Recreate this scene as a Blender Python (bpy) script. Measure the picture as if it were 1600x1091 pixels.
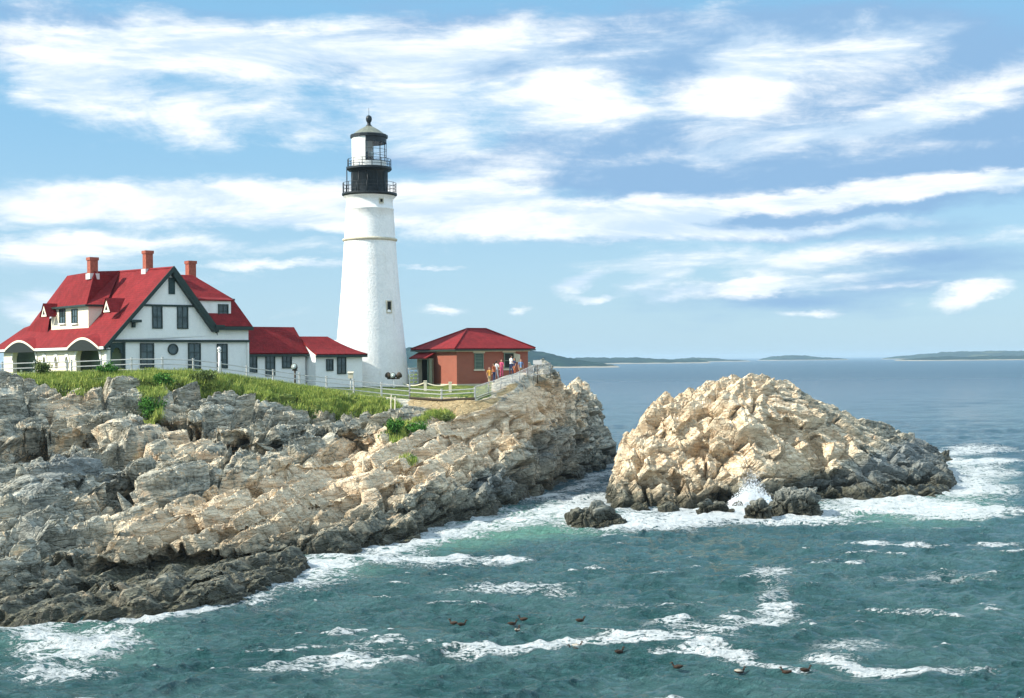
import bpy, math, random
import numpy as np
from math import sin, cos, pi, radians, sqrt
from mathutils import Matrix, Vector
random.seed(7); RNG = np.random.default_rng(11)
for o in list(bpy.data.objects): bpy.data.objects.remove(o)
S = bpy.context.scene
C = S.collection
# ------------------------------------------------------------------ camera
F = 2133.0; RO = radians(.5); H = 11.0          # focal length in photo pixels, roll, eye height above the water
cam = bpy.data.cameras.new('camera'); co = bpy.data.objects.new('camera', cam); C.objects.link(co)
cam.sensor_width = 36; cam.lens = F/1600*36; cam.shift_y = 16.8/1600
cam.clip_start = .5; cam.clip_end = 60000
m = Matrix(((cos(RO), sin(RO), 0, 0), (0, 0, -1, 0), (-sin(RO), cos(RO), 0, H), (0, 0, 0, 1)))
co.matrix_world = m
S.camera = co
# ------------------------------------------------------------------ light
SUN_EL = radians(37); SB = radians(17)           # sun stands left of the camera, a little behind it
sd = Vector((-cos(SB)*cos(SUN_EL), -sin(SB)*cos(SUN_EL), sin(SUN_EL)))   # towards the sun
sl = bpy.data.lights.new('sun', 'SUN'); sl.energy = 4.6; sl.angle = radians(.5); sl.color = (1, .94, .82)
so = bpy.data.objects.new('sun', sl); C.objects.link(so)
so.rotation_euler = sd.to_track_quat('Z', 'Y').to_euler(); so.location = (-60, -20, 60)
S.view_settings.view_transform = 'Standard'; S.view_settings.look = 'None'
S.view_settings.exposure = .62; S.view_settings.gamma = 1
SKY_STRENGTH = .1
world = bpy.data.worlds.new('World'); S.world = world; world.use_nodes = True
wt = world.node_tree; wt.nodes.clear()

class NT:
    """small helper to write node trees"""
    def __init__(s, nt): s.nt = nt
    def n(s, t, **k):
        nd = s.nt.nodes.new(t)
        for a, b in k.items(): setattr(nd, a, b)
        return nd
    def put(s, sock, v):
        if isinstance(v, bpy.types.NodeSocket): s.nt.links.new(v, sock)
        elif v is not None:
            if sock.type == 'RGBA' and not isinstance(v, (int, float)) and len(v) == 3: v = (*v, 1)
            sock.default_value = v
    def math(s, op, a, b=None, c=None, clamp=False):
        nd = s.n('ShaderNodeMath', operation=op, use_clamp=clamp)
        s.put(nd.inputs[0], a)
        if b is not None: s.put(nd.inputs[1], b)
        if c is not None: s.put(nd.inputs[2], c)
        return nd.outputs[0]
    def vmath(s, op, a, b=None):
        nd = s.n('ShaderNodeVectorMath', operation=op); s.put(nd.inputs[0], a)
        if b is not None: s.put(nd.inputs[1], b)
        return nd.outputs[0]
    def sstep(s, v, a, b, lo=0., hi=1.):
        nd = s.n('ShaderNodeMapRange', interpolation_type='SMOOTHSTEP')
        for i, x in enumerate((v, a, b, lo, hi)): s.put(nd.inputs[i], x)
        return nd.outputs[0]
    def mix(s, f, a, b, bt='MIX'):
        nd = s.n('ShaderNodeMix', data_type='RGBA', blend_type=bt, clamp_factor=True)
        s.put(nd.inputs[0], f); s.put(nd.inputs[6], a); s.put(nd.inputs[7], b); return nd.outputs[2]
    def noise(s, vec, scale, detail=3, rough=.5, dist=0., out=0):
        nd = s.n('ShaderNodeTexNoise')
        if vec is not None: s.put(nd.inputs['Vector'], vec)
        s.put(nd.inputs['Scale'], scale); s.put(nd.inputs['Detail'], detail); s.put(nd.inputs['Roughness'], rough); s.put(nd.inputs['Distortion'], dist)
        return nd.outputs[out]
    def xyz(s, x, y, z=0.):
        nd = s.n('ShaderNodeCombineXYZ'); s.put(nd.inputs[0], x); s.put(nd.inputs[1], y); s.put(nd.inputs[2], z); return nd.outputs[0]
    def mapping(s, vec, loc=(0, 0, 0), rot=(0, 0, 0), sc=(1, 1, 1), t='POINT'):
        nd = s.n('ShaderNodeMapping', vector_type=t); s.put(nd.inputs[0], vec)
        nd.inputs[1].default_value = loc; nd.inputs[2].default_value = rot; nd.inputs[3].default_value = sc; return nd.outputs[0]

def P(px, py, Y):
    a = (px-800)/F; b = (562.3-py)/F
    return Vector(((a*cos(RO)+b*sin(RO))*Y, Y, H+(-a*sin(RO)+b*cos(RO))*Y))
def PX(X, Y, Z):
    x = X/Y; z = (Z-H)/Y
    return 800+F*(x*cos(RO)-z*sin(RO)), 562.3-F*(x*sin(RO)+z*cos(RO))
def WA(px, py):                                   # point of the water under a line of sight
    p = P(px, py, 1.); Y = -H/(p[2]-H); q = P(px, py, Y); return q[0], q[1]
# ------------------------------------------------------------------ sky: Nishita plus cloud layers laid out by azimuth and elevation
w = NT(wt)
sky = w.n('ShaderNodeTexSky', sky_type='NISHITA', sun_disc=False, sun_elevation=SUN_EL, sun_rotation=math.atan2(sd.x, sd.y))
sky.air_density = 1.0; sky.dust_density = .6; sky.ozone_density = 2.0
tc = w.n('ShaderNodeTexCoord').outputs['Generated']
sp = w.n('ShaderNodeSeparateXYZ'); w.put(sp.inputs[0], tc)
az = w.math('ARCTAN2', sp.outputs[0], sp.outputs[1])
hyp = w.math('SQRT', w.math('ADD', w.math('MULTIPLY', sp.outputs[0], sp.outputs[0]), w.math('MULTIPLY', sp.outputs[1], sp.outputs[1])))
el = w.math('ARCTAN2', sp.outputs[2], hyp)
UV = w.xyz(az, el)
warp = w.noise(w.mapping(UV, sc=(1, 2.2, 1)), 9, 8, .65, out=1)
warp = w.vmath('MULTIPLY', w.vmath('SUBTRACT', warp, (.5, .5, .5)), (.085, .034, 0))
UVw = w.vmath('ADD', UV, warp)
def cloudsum(lst):
    acc = None
    for (px, py, rx, ry, wgt, *r) in lst:
        d = P(px, py, 1.) - Vector((0, 0, H))
        A = math.atan2(d.x, d.y); E = math.atan2(d.z, sqrt(d.x**2+d.y**2))
        mp = w.mapping(UVw, (A, E, 0), (0, 0, radians(r[0]) if r else 0), (rx/F, ry/F, 1), 'TEXTURE')
        g = w.n('ShaderNodeTexGradient', gradient_type='SPHERICAL'); w.put(g.inputs[0], mp)
        acc = w.math('MULTIPLY', g.outputs[1], wgt) if acc is None else w.math('MULTIPLY_ADD', g.outputs[1], wgt, acc)
    return acc
WHITE = [(200,55,320,50,.55),(800,80,900,70,.28),(1300,120,500,110,.25), # px, py, radius x, radius y, weight, tilt
 (170,160,150,75,1.0,-12),(325,190,95,60,.95,-8),(440,165,95,45,.8,6),(495,208,85,36,.8),(60,140,110,50,.6),
 (600,150,120,60,.9,8),(700,145,120,60,.8),(865,145,130,70,1.15,10),(960,180,170,50,.95,10),(720,215,220,80,.8),
 (1140,145,120,80,1.2,12),(1190,90,110,60,.7,20),(660,300,240,50,.8),(840,265,180,40,.5,6),
 (120,305,220,42,1.2),(330,305,260,42,1.25),(500,320,240,46,1.1),(260,345,330,26,.7),(720,335,320,46,1.1),(900,335,240,45,1.1),
 (1080,322,240,34,1.2,4),(1330,305,300,26,1.5,4),(1560,292,200,22,1.4,3),(1250,356,330,18,1.2,1),(960,360,260,30,.7),
 (1100,405,330,34,.8,3),(1450,385,260,24,.7,3),(1300,430,200,22,.45),
 (905,447,62,24,1.4,14),(1000,452,80,24,1.0,14),(1060,464,80,20,1.0,10),(1165,452,75,22,1.3,14),(1230,446,160,18,.7,2),
 (925,471,48,9,1.1),(690,488,48,9,1.2),(812,486,34,8,1.1),(1255,491,60,11,1.0),(1525,458,75,22,1.5,10),(1400,450,140,10,.5),
 (60,475,75,34,1.3),(250,385,330,26,.9),(110,400,190,40,.9),(450,418,180,12,1.0),(670,419,90,6,.8),(300,440,150,12,.55),
 (350,70,330,70,.7),(600,80,300,60,.7),(180,90,260,60,.6),(1500,150,260,50,.75,14),(1350,80,260,60,.7,16),(1050,60,200,50,.6,12),(1280,215,260,40,.65,10),(800,60,240,50,.6,8),(1450,230,200,26,.45,5),(1080,235,200,26,.4,4),(100,80,200,50,.35),(1250,200,400,40,.35,8)]
GREY = [(800,60,1000,80,.45),(1280,190,560,110,1.3),(250,55,320,60,.7),(60,60,180,60,.6),(820,90,360,60,1.5,-2),(1000,60,560,60,1.2),(1400,90,420,100,1.3),(1450,170,420,80,.9),(1150,250,520,70,2.0,2),
 (1400,245,460,80,2.1,2),(880,248,300,44,1.4),(620,240,140,30,.6),(750,110,200,26,.7),(1300,330,420,24,1.2,2),(1130,365,420,20,.9),(1450,410,330,50,.8),(1250,470,480,40,.6),(500,90,200,50,.4),(280,325,420,18,.5)]
cw, cg = cloudsum(WHITE), cloudsum(GREY)
nz = w.noise(w.mapping(UV, sc=(1, 2.6, 1)), 13, 10, .68, .5)
nz2 = w.noise(w.mapping(UV, (3, 1, 0), (0, 0, -.1), (1, 5, 1)), 8, 5, .6)
elm = w.sstep(el, .30, .42)                       # beyond the part the photograph shows: loose generic cloud
gen = w.math('MULTIPLY', w.sstep(w.noise(tc, 3, 6, .6), .38, .6), w.math('MAXIMUM', elm, w.sstep(w.math('ABSOLUTE', az), .42, .6)))
gen = w.math('MULTIPLY', gen, w.sstep(el, .0, .12))
nzs = w.noise(w.mapping(UV, (5, 2, 0), (0, 0, -.12), (1, 5.0, 1)), 6, 10, .66, .4)
nzc = w.math('MULTIPLY_ADD', nzs, .5, w.math('MULTIPLY', nz, .5))
wd = w.math('ADD', w.math('MULTIPLY_ADD', w.math('SUBTRACT', nzc, .5), 2.7, cw), gen)
wm = w.math('MULTIPLY', w.sstep(wd, .15, 1.05), .97)
gd = w.math('MULTIPLY_ADD', w.math('SUBTRACT', nz2, .5), 1.3, cg)
gm = w.math('MULTIPLY', w.sstep(gd, .05, .9), .92)
skc = w.mix(1., sky.outputs[0], (.92, 1.0, 1.06), 'MULTIPLY')
skn = w.vmath('MULTIPLY', skc, (SKY_STRENGTH,)*3)
cs = w.mix(w.sstep(el, .0, .22), (.47, .72, .90), (.27, .59, .88))
base = w.mix(.72, skn, cs)
c1 = w.mix(gm, base, (.27, .46, .71))
wcol = w.mix(w.math('MULTIPLY', w.sstep(nzs, .60, .38), w.sstep(wd, 2.4, 1.2)), (1.02, 1.05, 1.06), (.60, .76, .92))
c2 = w.mix(wm, c1, wcol)
hz = w.mix(w.sstep(el, -.02, .05), (.42, .62, .76), c2)
bg = w.n('ShaderNodeBackground'); fill_boost = w.math('MAXIMUM', w.sstep(el, .36, .6), w.sstep(w.math('ABSOLUTE', az), .6, 1.1)); c3 = w.vmath('MULTIPLY', c2, w.xyz(w.math('MULTIPLY_ADD', fill_boost, .40, 1.), w.math('MULTIPLY_ADD', fill_boost, .38, 1.), w.math('MULTIPLY_ADD', fill_boost, .36, 1.)))  # unseen sky overhead and to the sides brightened to fill the shaded walls
w.put(bg.inputs[0], c3); bg.inputs[1].default_value = .715
wt.links.new(bg.outputs[0], w.n('ShaderNodeOutputWorld').inputs[0])
# ================================================================== materials
MATS = {}
def newmat(name):
    mt = bpy.data.materials.new(name); mt.use_nodes = True; nt = mt.node_tree; nt.nodes.clear()
    k = NT(nt); b = k.n('ShaderNodeBsdfPrincipled'); o = k.n('ShaderNodeOutputMaterial'); nt.links.new(b.outputs[0], o.inputs[0])
    MATS[name] = mt; return mt, k, b
def bump(k, b, h, strength=.5, dist=.05):
    nd = k.n('ShaderNodeBump'); nd.inputs['Strength'].default_value = strength; nd.inputs['Distance'].default_value = dist
    k.put(nd.inputs['Height'], h); k.put(b.inputs['Normal'], nd.outputs[0]); return nd
def mat(name, col, rough=.7, var=.12, scale=3., bmp=.0, metal=0., dirt=None, spec=.3):
    mt, k, b = newmat(name)
    tcn = k.n('ShaderNodeTexCoord').outputs['Object']
    n1 = k.noise(tcn, scale, 5, .6); n2 = k.noise(tcn, scale*6, 3, .6)
    f = k.math('MULTIPLY_ADD', k.math('ADD', n1, n2), .5, 0.)
    lo = tuple(c*(1-var*1.6) for c in col); hi = tuple(min(1, c*(1+var*1.6)) for c in col)
    c = k.mix(k.sstep(f, .3, .7), lo, hi)
    if dirt: c = k.mix(k.math('MULTIPLY', k.sstep(k.noise(k.mapping(tcn, sc=(1, 1, .25)), scale*1.7, 6, .7), .52, .75), dirt[1]), c, dirt[0])
    k.put(b.inputs['Base Color'], c); b.inputs['Roughness'].default_value = rough; b.inputs['Metallic'].default_value = metal
    b.inputs['Specular IOR Level'].default_value = spec
    if bmp: bump(k, b, f, .6, bmp)
    return mt
mat('white_wall', (.80, .80, .78), .8, .03, .8, .02, dirt=((.55, .54, .48), .35))
mat('tower_white', (.83, .82, .79), .75, .05, .9, .12, dirt=((.56, .52, .44), .5))
mat('cream_wall', (.76, .70, .56), .8, .05, 1.2, .02, dirt=((.5, .46, .36), .3))
mat('dark_trim', (.018, .036, .032), .5, .1)
mat('black_iron', (.014, .02, .024), .45, .15, 2., dirt=((.06, .06, .055), .5))
mat('copper_roof', (.17, .18, .145), .55, .2, 3., dirt=((.10, .13, .10), .6))
mat('shutter_green', (.02, .05, .05), .5, .12, 8)
mat('grey_rail', (.50, .50, .47), .7, .1, 5)
mat('white_paint', (.78, .77, .73), .6, .04, 3, dirt=((.5, .48, .42), .4))
mat('rope', (.66, .60, .46), .9, .1, 20)
mat('stone_trim', (.55, .50, .38), .85, .1, 3)
mat('green_door', (.14, .20, .15), .6, .08, 3)
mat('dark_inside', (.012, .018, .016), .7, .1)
mat('chimney_brick', (.33, .095, .06), .9, .25, 6, .02)
mat('timber_dark', (.06, .045, .03), .85, .2, 5)
mat('flashing', (.60, .58, .55), .5, .05)
mat('steel', (.25, .26, .26), .4, .1, metal=.6)
mat('skin', (.48, .26, .17), .6, .04)
mat('hair_dark', (.02, .013, .01), .7, .1)
mat('duck_brown', (.045, .027, .017), .8, .3, 25)
mat('duck_pale', (.55, .48, .38), .8, .1, 25)
mat('duck_bill', (.16, .10, .03), .5, .1)
mat('glass_clear', (.5, .6, .6), .1, .02)
mat('lens_glass', (.30, .36, .34), .08, .1, spec=.8)
mat('spray', (.92, .94, .95), .9, .02)
for nm, cc in (('cloth_ochre', (.58, .30, .06)), ('cloth_white', (.78, .76, .74)), ('cloth_pink', (.62, .10, .20)), ('cloth_navy', (.03, .04, .10)),
               ('cloth_grey', (.30, .32, .36)), ('cloth_rust', (.35, .10, .04)), ('cloth_tan', (.40, .30, .18)), ('cloth_blue', (.15, .25, .42))):
    mat(nm, cc, .85, .06, 6)
def wood_red():
    mt, k, b = newmat('red_shingle')
    t = k.n('ShaderNodeTexCoord').outputs['Object']; s = k.n('ShaderNodeSeparateXYZ'); k.put(s.inputs[0], t)
    zz = k.math('FRACT', k.math('MULTIPLY', s.outputs[2], 5.5))
    n1 = k.noise(t, 1.1, 5, .65); n2 = k.noise(t, 9, 4, .7); n3 = k.noise(k.mapping(t, sc=(1, 1, .15)), 5, 3, .6)
    c = k.mix(k.sstep(n1, .3, .7), (.145, .009, .012), (.235, .016, .020))
    c = k.mix(k.math('MULTIPLY', k.sstep(n2, .45, .75), .6), c, (.33, .04, .036))
    c = k.mix(k.math('MULTIPLY', k.sstep(n3, .45, .72), .55), c, (.10, .012, .010))
    c = k.mix(k.math('MULTIPLY', k.sstep(zz, .78, .97), .65), c, (.12, .012, .012))
    k.put(b.inputs['Base Color'], c); b.inputs['Roughness'].default_value = .85; b.inputs['Specular IOR Level'].default_value = .2
    bump(k, b, k.math('ADD', zz, n2), .7, .03)
wood_red()
def brick():
    mt, k, b = newmat('red_brick')
    t = k.n('ShaderNodeTexCoord').outputs['Object']; s = k.n('ShaderNodeSeparateXYZ'); k.put(s.inputs[0], t)
    v = k.xyz(k.math('ADD', s.outputs[0], s.outputs[1]), s.outputs[2])
    br = k.n('ShaderNodeTexBrick'); k.put(br.inputs['Vector'], v); br.inputs['Scale'].default_value = 1.
    br.inputs['Brick Width'].default_value = .24; br.inputs['Row Height'].default_value = .085; br.inputs['Mortar Size'].default_value = .008
    br.inputs['Color1'].default_value = (.29, .055, .028, 1); br.inputs['Color2'].default_value = (.22, .042, .024, 1); br.inputs['Mortar'].default_value = (.36, .24, .17, 1)
    n = k.noise(t, 1.2, 5, .65)
    c = k.mix(k.math('MULTIPLY', k.sstep(n, .45, .8), .5), br.outputs[0], (.20, .05, .035))
    c = k.mix(k.math('MULTIPLY', k.sstep(k.noise(t, 14, 2), .5, .7), .35), c, (.38, .13, .07))
    k.put(b.inputs['Base Color'], c); b.inputs['Roughness'].default_value = .9; bump(k, b, br.outputs[1], .4, -.01)
brick()
def pane():
    mt, k, b = newmat('window_glass')
    t = k.n('ShaderNodeTexCoord').outputs['Object']
    c = k.mix(k.sstep(k.noise(t, 1.5, 3), .35, .65), (.012, .03, .034), (.05, .085, .09))
    k.put(b.inputs['Base Color'], c); b.inputs['Roughness'].default_value = .12; b.inputs['Specular IOR Level'].default_value = .6
pane()
def clearglass():
    mt = bpy.data.materials.new('lantern_glass'); mt.use_nodes = True; nt = mt.node_tree; nt.nodes.clear(); k = NT(nt)
    tr = k.n('ShaderNodeBsdfTransparent'); gl = k.n('ShaderNodeBsdfGlossy'); gl.inputs['Roughness'].default_value = .02
    mx = k.n('ShaderNodeMixShader'); mx.inputs[0].default_value = .07; k.put(mx.inputs[1], tr.outputs[0]); k.put(mx.inputs[2], gl.outputs[0])
    nt.links.new(mx.outputs[0], k.n('ShaderNodeOutputMaterial').inputs[0]); MATS['lantern_glass'] = mt
clearglass()
# ================================================================== numpy noise
def _h(ix, iy, iz, s):
    h = (ix.astype(np.int64)*374761393 + iy.astype(np.int64)*668265263 + iz.astype(np.int64)*2147483647 + s*1274126177) & 0xFFFFFFFF
    h = ((h ^ (h >> 13))*1274126177) & 0xFFFFFFFF
    h = ((h ^ (h >> 16))*2246822519) & 0xFFFFFFFF
    return (h ^ (h >> 15)) & 0xFFFFFFFF
def hf(ix, iy, iz, s): return _h(ix, iy, iz, s).astype(np.float32)/4294967296.
def vnoise(p, s=0):
    i = np.floor(p).astype(np.int32); f = (p-i).astype(np.float32); f = f*f*(3-2*f); r = 0
    for a in (0, 1):
        for b in (0, 1):
            for c in (0, 1):
                wt_ = (f[:, 0] if a else 1-f[:, 0])*(f[:, 1] if b else 1-f[:, 1])*(f[:, 2] if c else 1-f[:, 2])
                r = r + wt_*hf(i[:, 0]+a, i[:, 1]+b, i[:, 2]+c, s)
    return r
def fbm(p, o=4, s=0, g=.5):
    r = 0; a = 1; t = 0
    for k in range(o): r = r+a*vnoise(p*2.03**k+k*17.3, s+k); t += a; a *= g
    return r/t
def cells(p, s=0, mode='e'):
    """nearest cell of a jittered lattice: F1, F2, a random number, the offset inside the cell and its random tilt"""
    n = len(p); i = np.floor(p).astype(np.int32)
    F1 = np.full(n, 9., np.float32); F2 = F1.copy(); ID = np.zeros((n, 3), np.int32); REL = np.zeros((n, 3), np.float32)
    for a in (-1, 0, 1):
        for b in (-1, 0, 1):
            for c in (-1, 0, 1):
                q = i+np.array((a, b, c), np.int32)
                cx = q+np.stack([hf(q[:, 0], q[:, 1], q[:, 2], s+j)*.8+.1 for j in (1, 2, 3)], 1)
                d = (p-cx).astype(np.float32)
                D = np.sqrt((d*d).sum(1)) if mode == 'e' else ((np.abs(d)**4).sum(1))**.25
                m1 = D < F1
                F2 = np.where(m1, F1, np.minimum(F2, D)); F1 = np.where(m1, D, F1); ID[m1] = q[m1]; REL[m1] = d[m1]
    R = hf(ID[:, 0], ID[:, 1], ID[:, 2], s+7)
    T = np.stack([hf(ID[:, 0], ID[:, 1], ID[:, 2], s+8+j)-.5 for j in range(3)], 1)
    return F1, F2, R, (REL*T).sum(1)
def ss(x, a, b):
    t = np.clip((x-a)/(b-a), 0, 1); return t*t*(3-2*t)
# ================================================================== mesh helpers
def setattrs(me, name, arr):
    a = me.attributes.new(name, 'FLOAT', 'POINT'); a.data.foreach_set('value', np.ascontiguousarray(arr, np.float32))
def mesh_np(name, V, Fq, smooth=False):
    me = bpy.data.meshes.new(name); V = np.ascontiguousarray(V, np.float32); Fq = np.ascontiguousarray(Fq, np.int32); k = Fq.shape[1]
    me.vertices.add(len(V)); me.vertices.foreach_set('co', V.ravel())
    me.loops.add(Fq.size); me.loops.foreach_set('vertex_index', Fq.ravel())
    me.polygons.add(len(Fq)); me.polygons.foreach_set('loop_start', np.arange(0, Fq.size, k, dtype=np.int32))
    me.polygons.foreach_set('use_smooth', np.full(len(Fq), smooth)); me.update(calc_edges=True); return me
def link(name, me, mats=(), parent=None, loc=(0, 0, 0), rotz=0., label=None, cat=None, group=None, kind=None):
    o = bpy.data.objects.new(name, me); C.objects.link(o); o.location = loc; o.rotation_euler = (0, 0, rotz)
    if parent: o.parent = parent
    if me is not None:
        for x in mats: me.materials.append(MATS[x] if isinstance(x, str) else x)
    for a, b in (('label', label), ('category', cat), ('group', group), ('kind', kind)):
        if b: o[a] = b
    return o
def thing(name, label, cat, loc=(0, 0, 0), rotz=0., group=None): return link(name, None, (), None, loc, rotz, label, cat, group)
class MB:
    def __init__(s): s.v = []; s.f = []; s.m = []; s.sm = []
    def add(s, V, Fs, m=0, smooth=False):
        b = len(s.v); s.v += [tuple(x) for x in V]
        for f in Fs: s.f.append([b+i for i in f]); s.m.append(m); s.sm.append(smooth)
        return s
    def box(s, a, b, m=0, rz=0., piv=None):
        x0, y0, z0 = a; x1, y1, z1 = b
        V = [(x0, y0, z0), (x1, y0, z0), (x1, y1, z0), (x0, y1, z0), (x0, y0, z1), (x1, y0, z1), (x1, y1, z1), (x0, y1, z1)]
        if rz:
            cx, cy = piv or ((x0+x1)/2, (y0+y1)/2); V = [(cx+(x-cx)*cos(rz)-(y-cy)*sin(rz), cy+(x-cx)*sin(rz)+(y-cy)*cos(rz), z) for x, y, z in V]
        return s.add(V, [(0, 3, 2, 1), (4, 5, 6, 7), (0, 1, 5, 4), (1, 2, 6, 5), (2, 3, 7, 6), (3, 0, 4, 7)], m)
    def slab(s, pts, th, m=0, vec=None):
        """a flat polygon given thickness th against its normal (or along vec)"""
        p = [Vector(x) for x in pts]; n = Vector((0, 0, 0))
        for i in range(len(p)): n += p[i].cross(p[(i+1) % len(p)])
        n.normalize(); d = Vector(vec) if vec else -n*th
        V = p+[q+d for q in p]; k = len(p)
        Fs = [tuple(range(k)), tuple(range(2*k-1, k-1, -1))]+[(i, i+k, (i+1) % k+k, (i+1) % k) for i in range(k)]
        return s.add(V, Fs, m)
    def tube(s, path, rad, n=8, m=0, smooth=True, cap=True):
        P_ = [Vector(x) for x in path]; V = []; Fs = []; R = rad if hasattr(rad, '__len__') else [rad]*len(P_)
        for i, p in enumerate(P_):
            t = (P_[min(i+1, len(P_)-1)]-P_[max(i-1, 0)]).normalized()
            a = t.cross(Vector((0, 0, 1)) if abs(t.z) < .9 else Vector((1, 0, 0))).normalized(); b = t.cross(a)
            rr = R[i] if hasattr(R[i], '__len__') else (R[i], R[i])
            for k in range(n): an = 2*pi*k/n; V.append(p+a*cos(an)*rr[0]+b*sin(an)*rr[1])
        for i in range(len(P_)-1):
            for k in range(n): Fs.append((i*n+k, i*n+(k+1) % n, (i+1)*n+(k+1) % n, (i+1)*n+k))
        if cap: Fs += [tuple(range(n-1, -1, -1)), tuple(range((len(P_)-1)*n, len(P_)*n))]
        return s.add(V, Fs, m, smooth)
    def lathe(s, prof, n=48, m=0, c=(0, 0), smooth=True, a0=0., a1=2*pi, close=True):
        V = []; Fs = []; full = abs(a1-a0-2*pi) < 1e-6; nn = n if full else n+1
        for r, z in prof:
            for k in range(nn): a = a0+(a1-a0)*k/n; V.append((c[0]+r*cos(a), c[1]+r*sin(a), z))
        for i in range(len(prof)-1):
            for k in range(n): k2 = (k+1) % nn; Fs.append((i*nn+k, i*nn+k2, (i+1)*nn+k2, (i+1)*nn+k))
        return s.add(V, Fs, m, smooth)
    def build(s, name, mats, parent=None, **kw):
        me = bpy.data.meshes.new(name); me.from_pydata(s.v, [], s.f)
        me.polygons.foreach_set('material_index', s.m); me.polygons.foreach_set('use_smooth', s.sm)
        if any(s.sm) and not all(s.sm): pass
        me.validate(); me.update()
        return link(name, me, mats if isinstance(mats, (list, tuple)) else [mats], parent, **kw)
def voxelize(V, Fq, vs, smooth=0):
    me = mesh_np('tmp', V, Fq); o = bpy.data.objects.new('tmp', me); C.objects.link(o)
    md = o.modifiers.new('r', 'REMESH'); md.mode = 'VOXEL'; md.voxel_size = vs; md.adaptivity = 0
    dg = bpy.context.evaluated_depsgraph_get(); e = o.evaluated_get(dg); m2 = e.to_mesh()
    v = np.zeros(len(m2.vertices)*3, np.float32); m2.vertices.foreach_get('co', v)
    l = np.zeros(len(m2.loops), np.int32); m2.loops.foreach_get('vertex_index', l)
    n = np.zeros(len(m2.vertices)*3, np.float32); m2.vertices.foreach_get('normal', n)
    e.to_mesh_clear(); bpy.data.objects.remove(o); bpy.data.meshes.remove(me)
    return v.reshape(-1, 3), l.reshape(-1, 4), n.reshape(-1, 3)
def tps_fit(XY, Z, lam=.05):
    n = len(XY); d = np.sqrt(((XY[:, None]-XY[None])**2).sum(2)); K = np.where(d > 0, d*d*np.log(d+1e-9), 0)
    A = np.zeros((n+3, n+3)); A[:n, :n] = K+lam*np.eye(n)*10; A[:n, n] = 1; A[:n, n+1:] = XY; A[n, :n] = 1; A[n+1:, :n] = XY.T
    c = np.linalg.solve(A, np.r_[Z, 0, 0, 0])
    def ev(x, y):
        x = np.asarray(x, float).ravel(); y = np.asarray(y, float).ravel(); r = c[n]+c[n+1]*x+c[n+2]*y
        for i in range(n):
            d2 = (x-XY[i, 0])**2+(y-XY[i, 1])**2; r = r+c[i]*.5*d2*np.log(d2+1e-12)
        return r
    return ev
def sdist(x, y, poly):
    """distance to the outline, positive inside"""
    x = np.asarray(x, float).ravel(); y = np.asarray(y, float).ravel(); D = np.full(len(x), 1e9); ins = np.zeros(len(x), bool); n = len(poly)
    for i in range(n):
        ax, ay = poly[i]; bx, by = poly[(i+1) % n]; ex, ey = bx-ax, by-ay
        t = np.clip(((x-ax)*ex+(y-ay)*ey)/(ex*ex+ey*ey+1e-12), 0, 1); D = np.minimum(D, np.hypot(x-ax-t*ex, y-ay-t*ey))
        if ey != 0: ins ^= ((ay > y) != (by > y)) & (x < ex*(y-ay)/ey+ax)
    return np.where(ins, D, -D)
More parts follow.
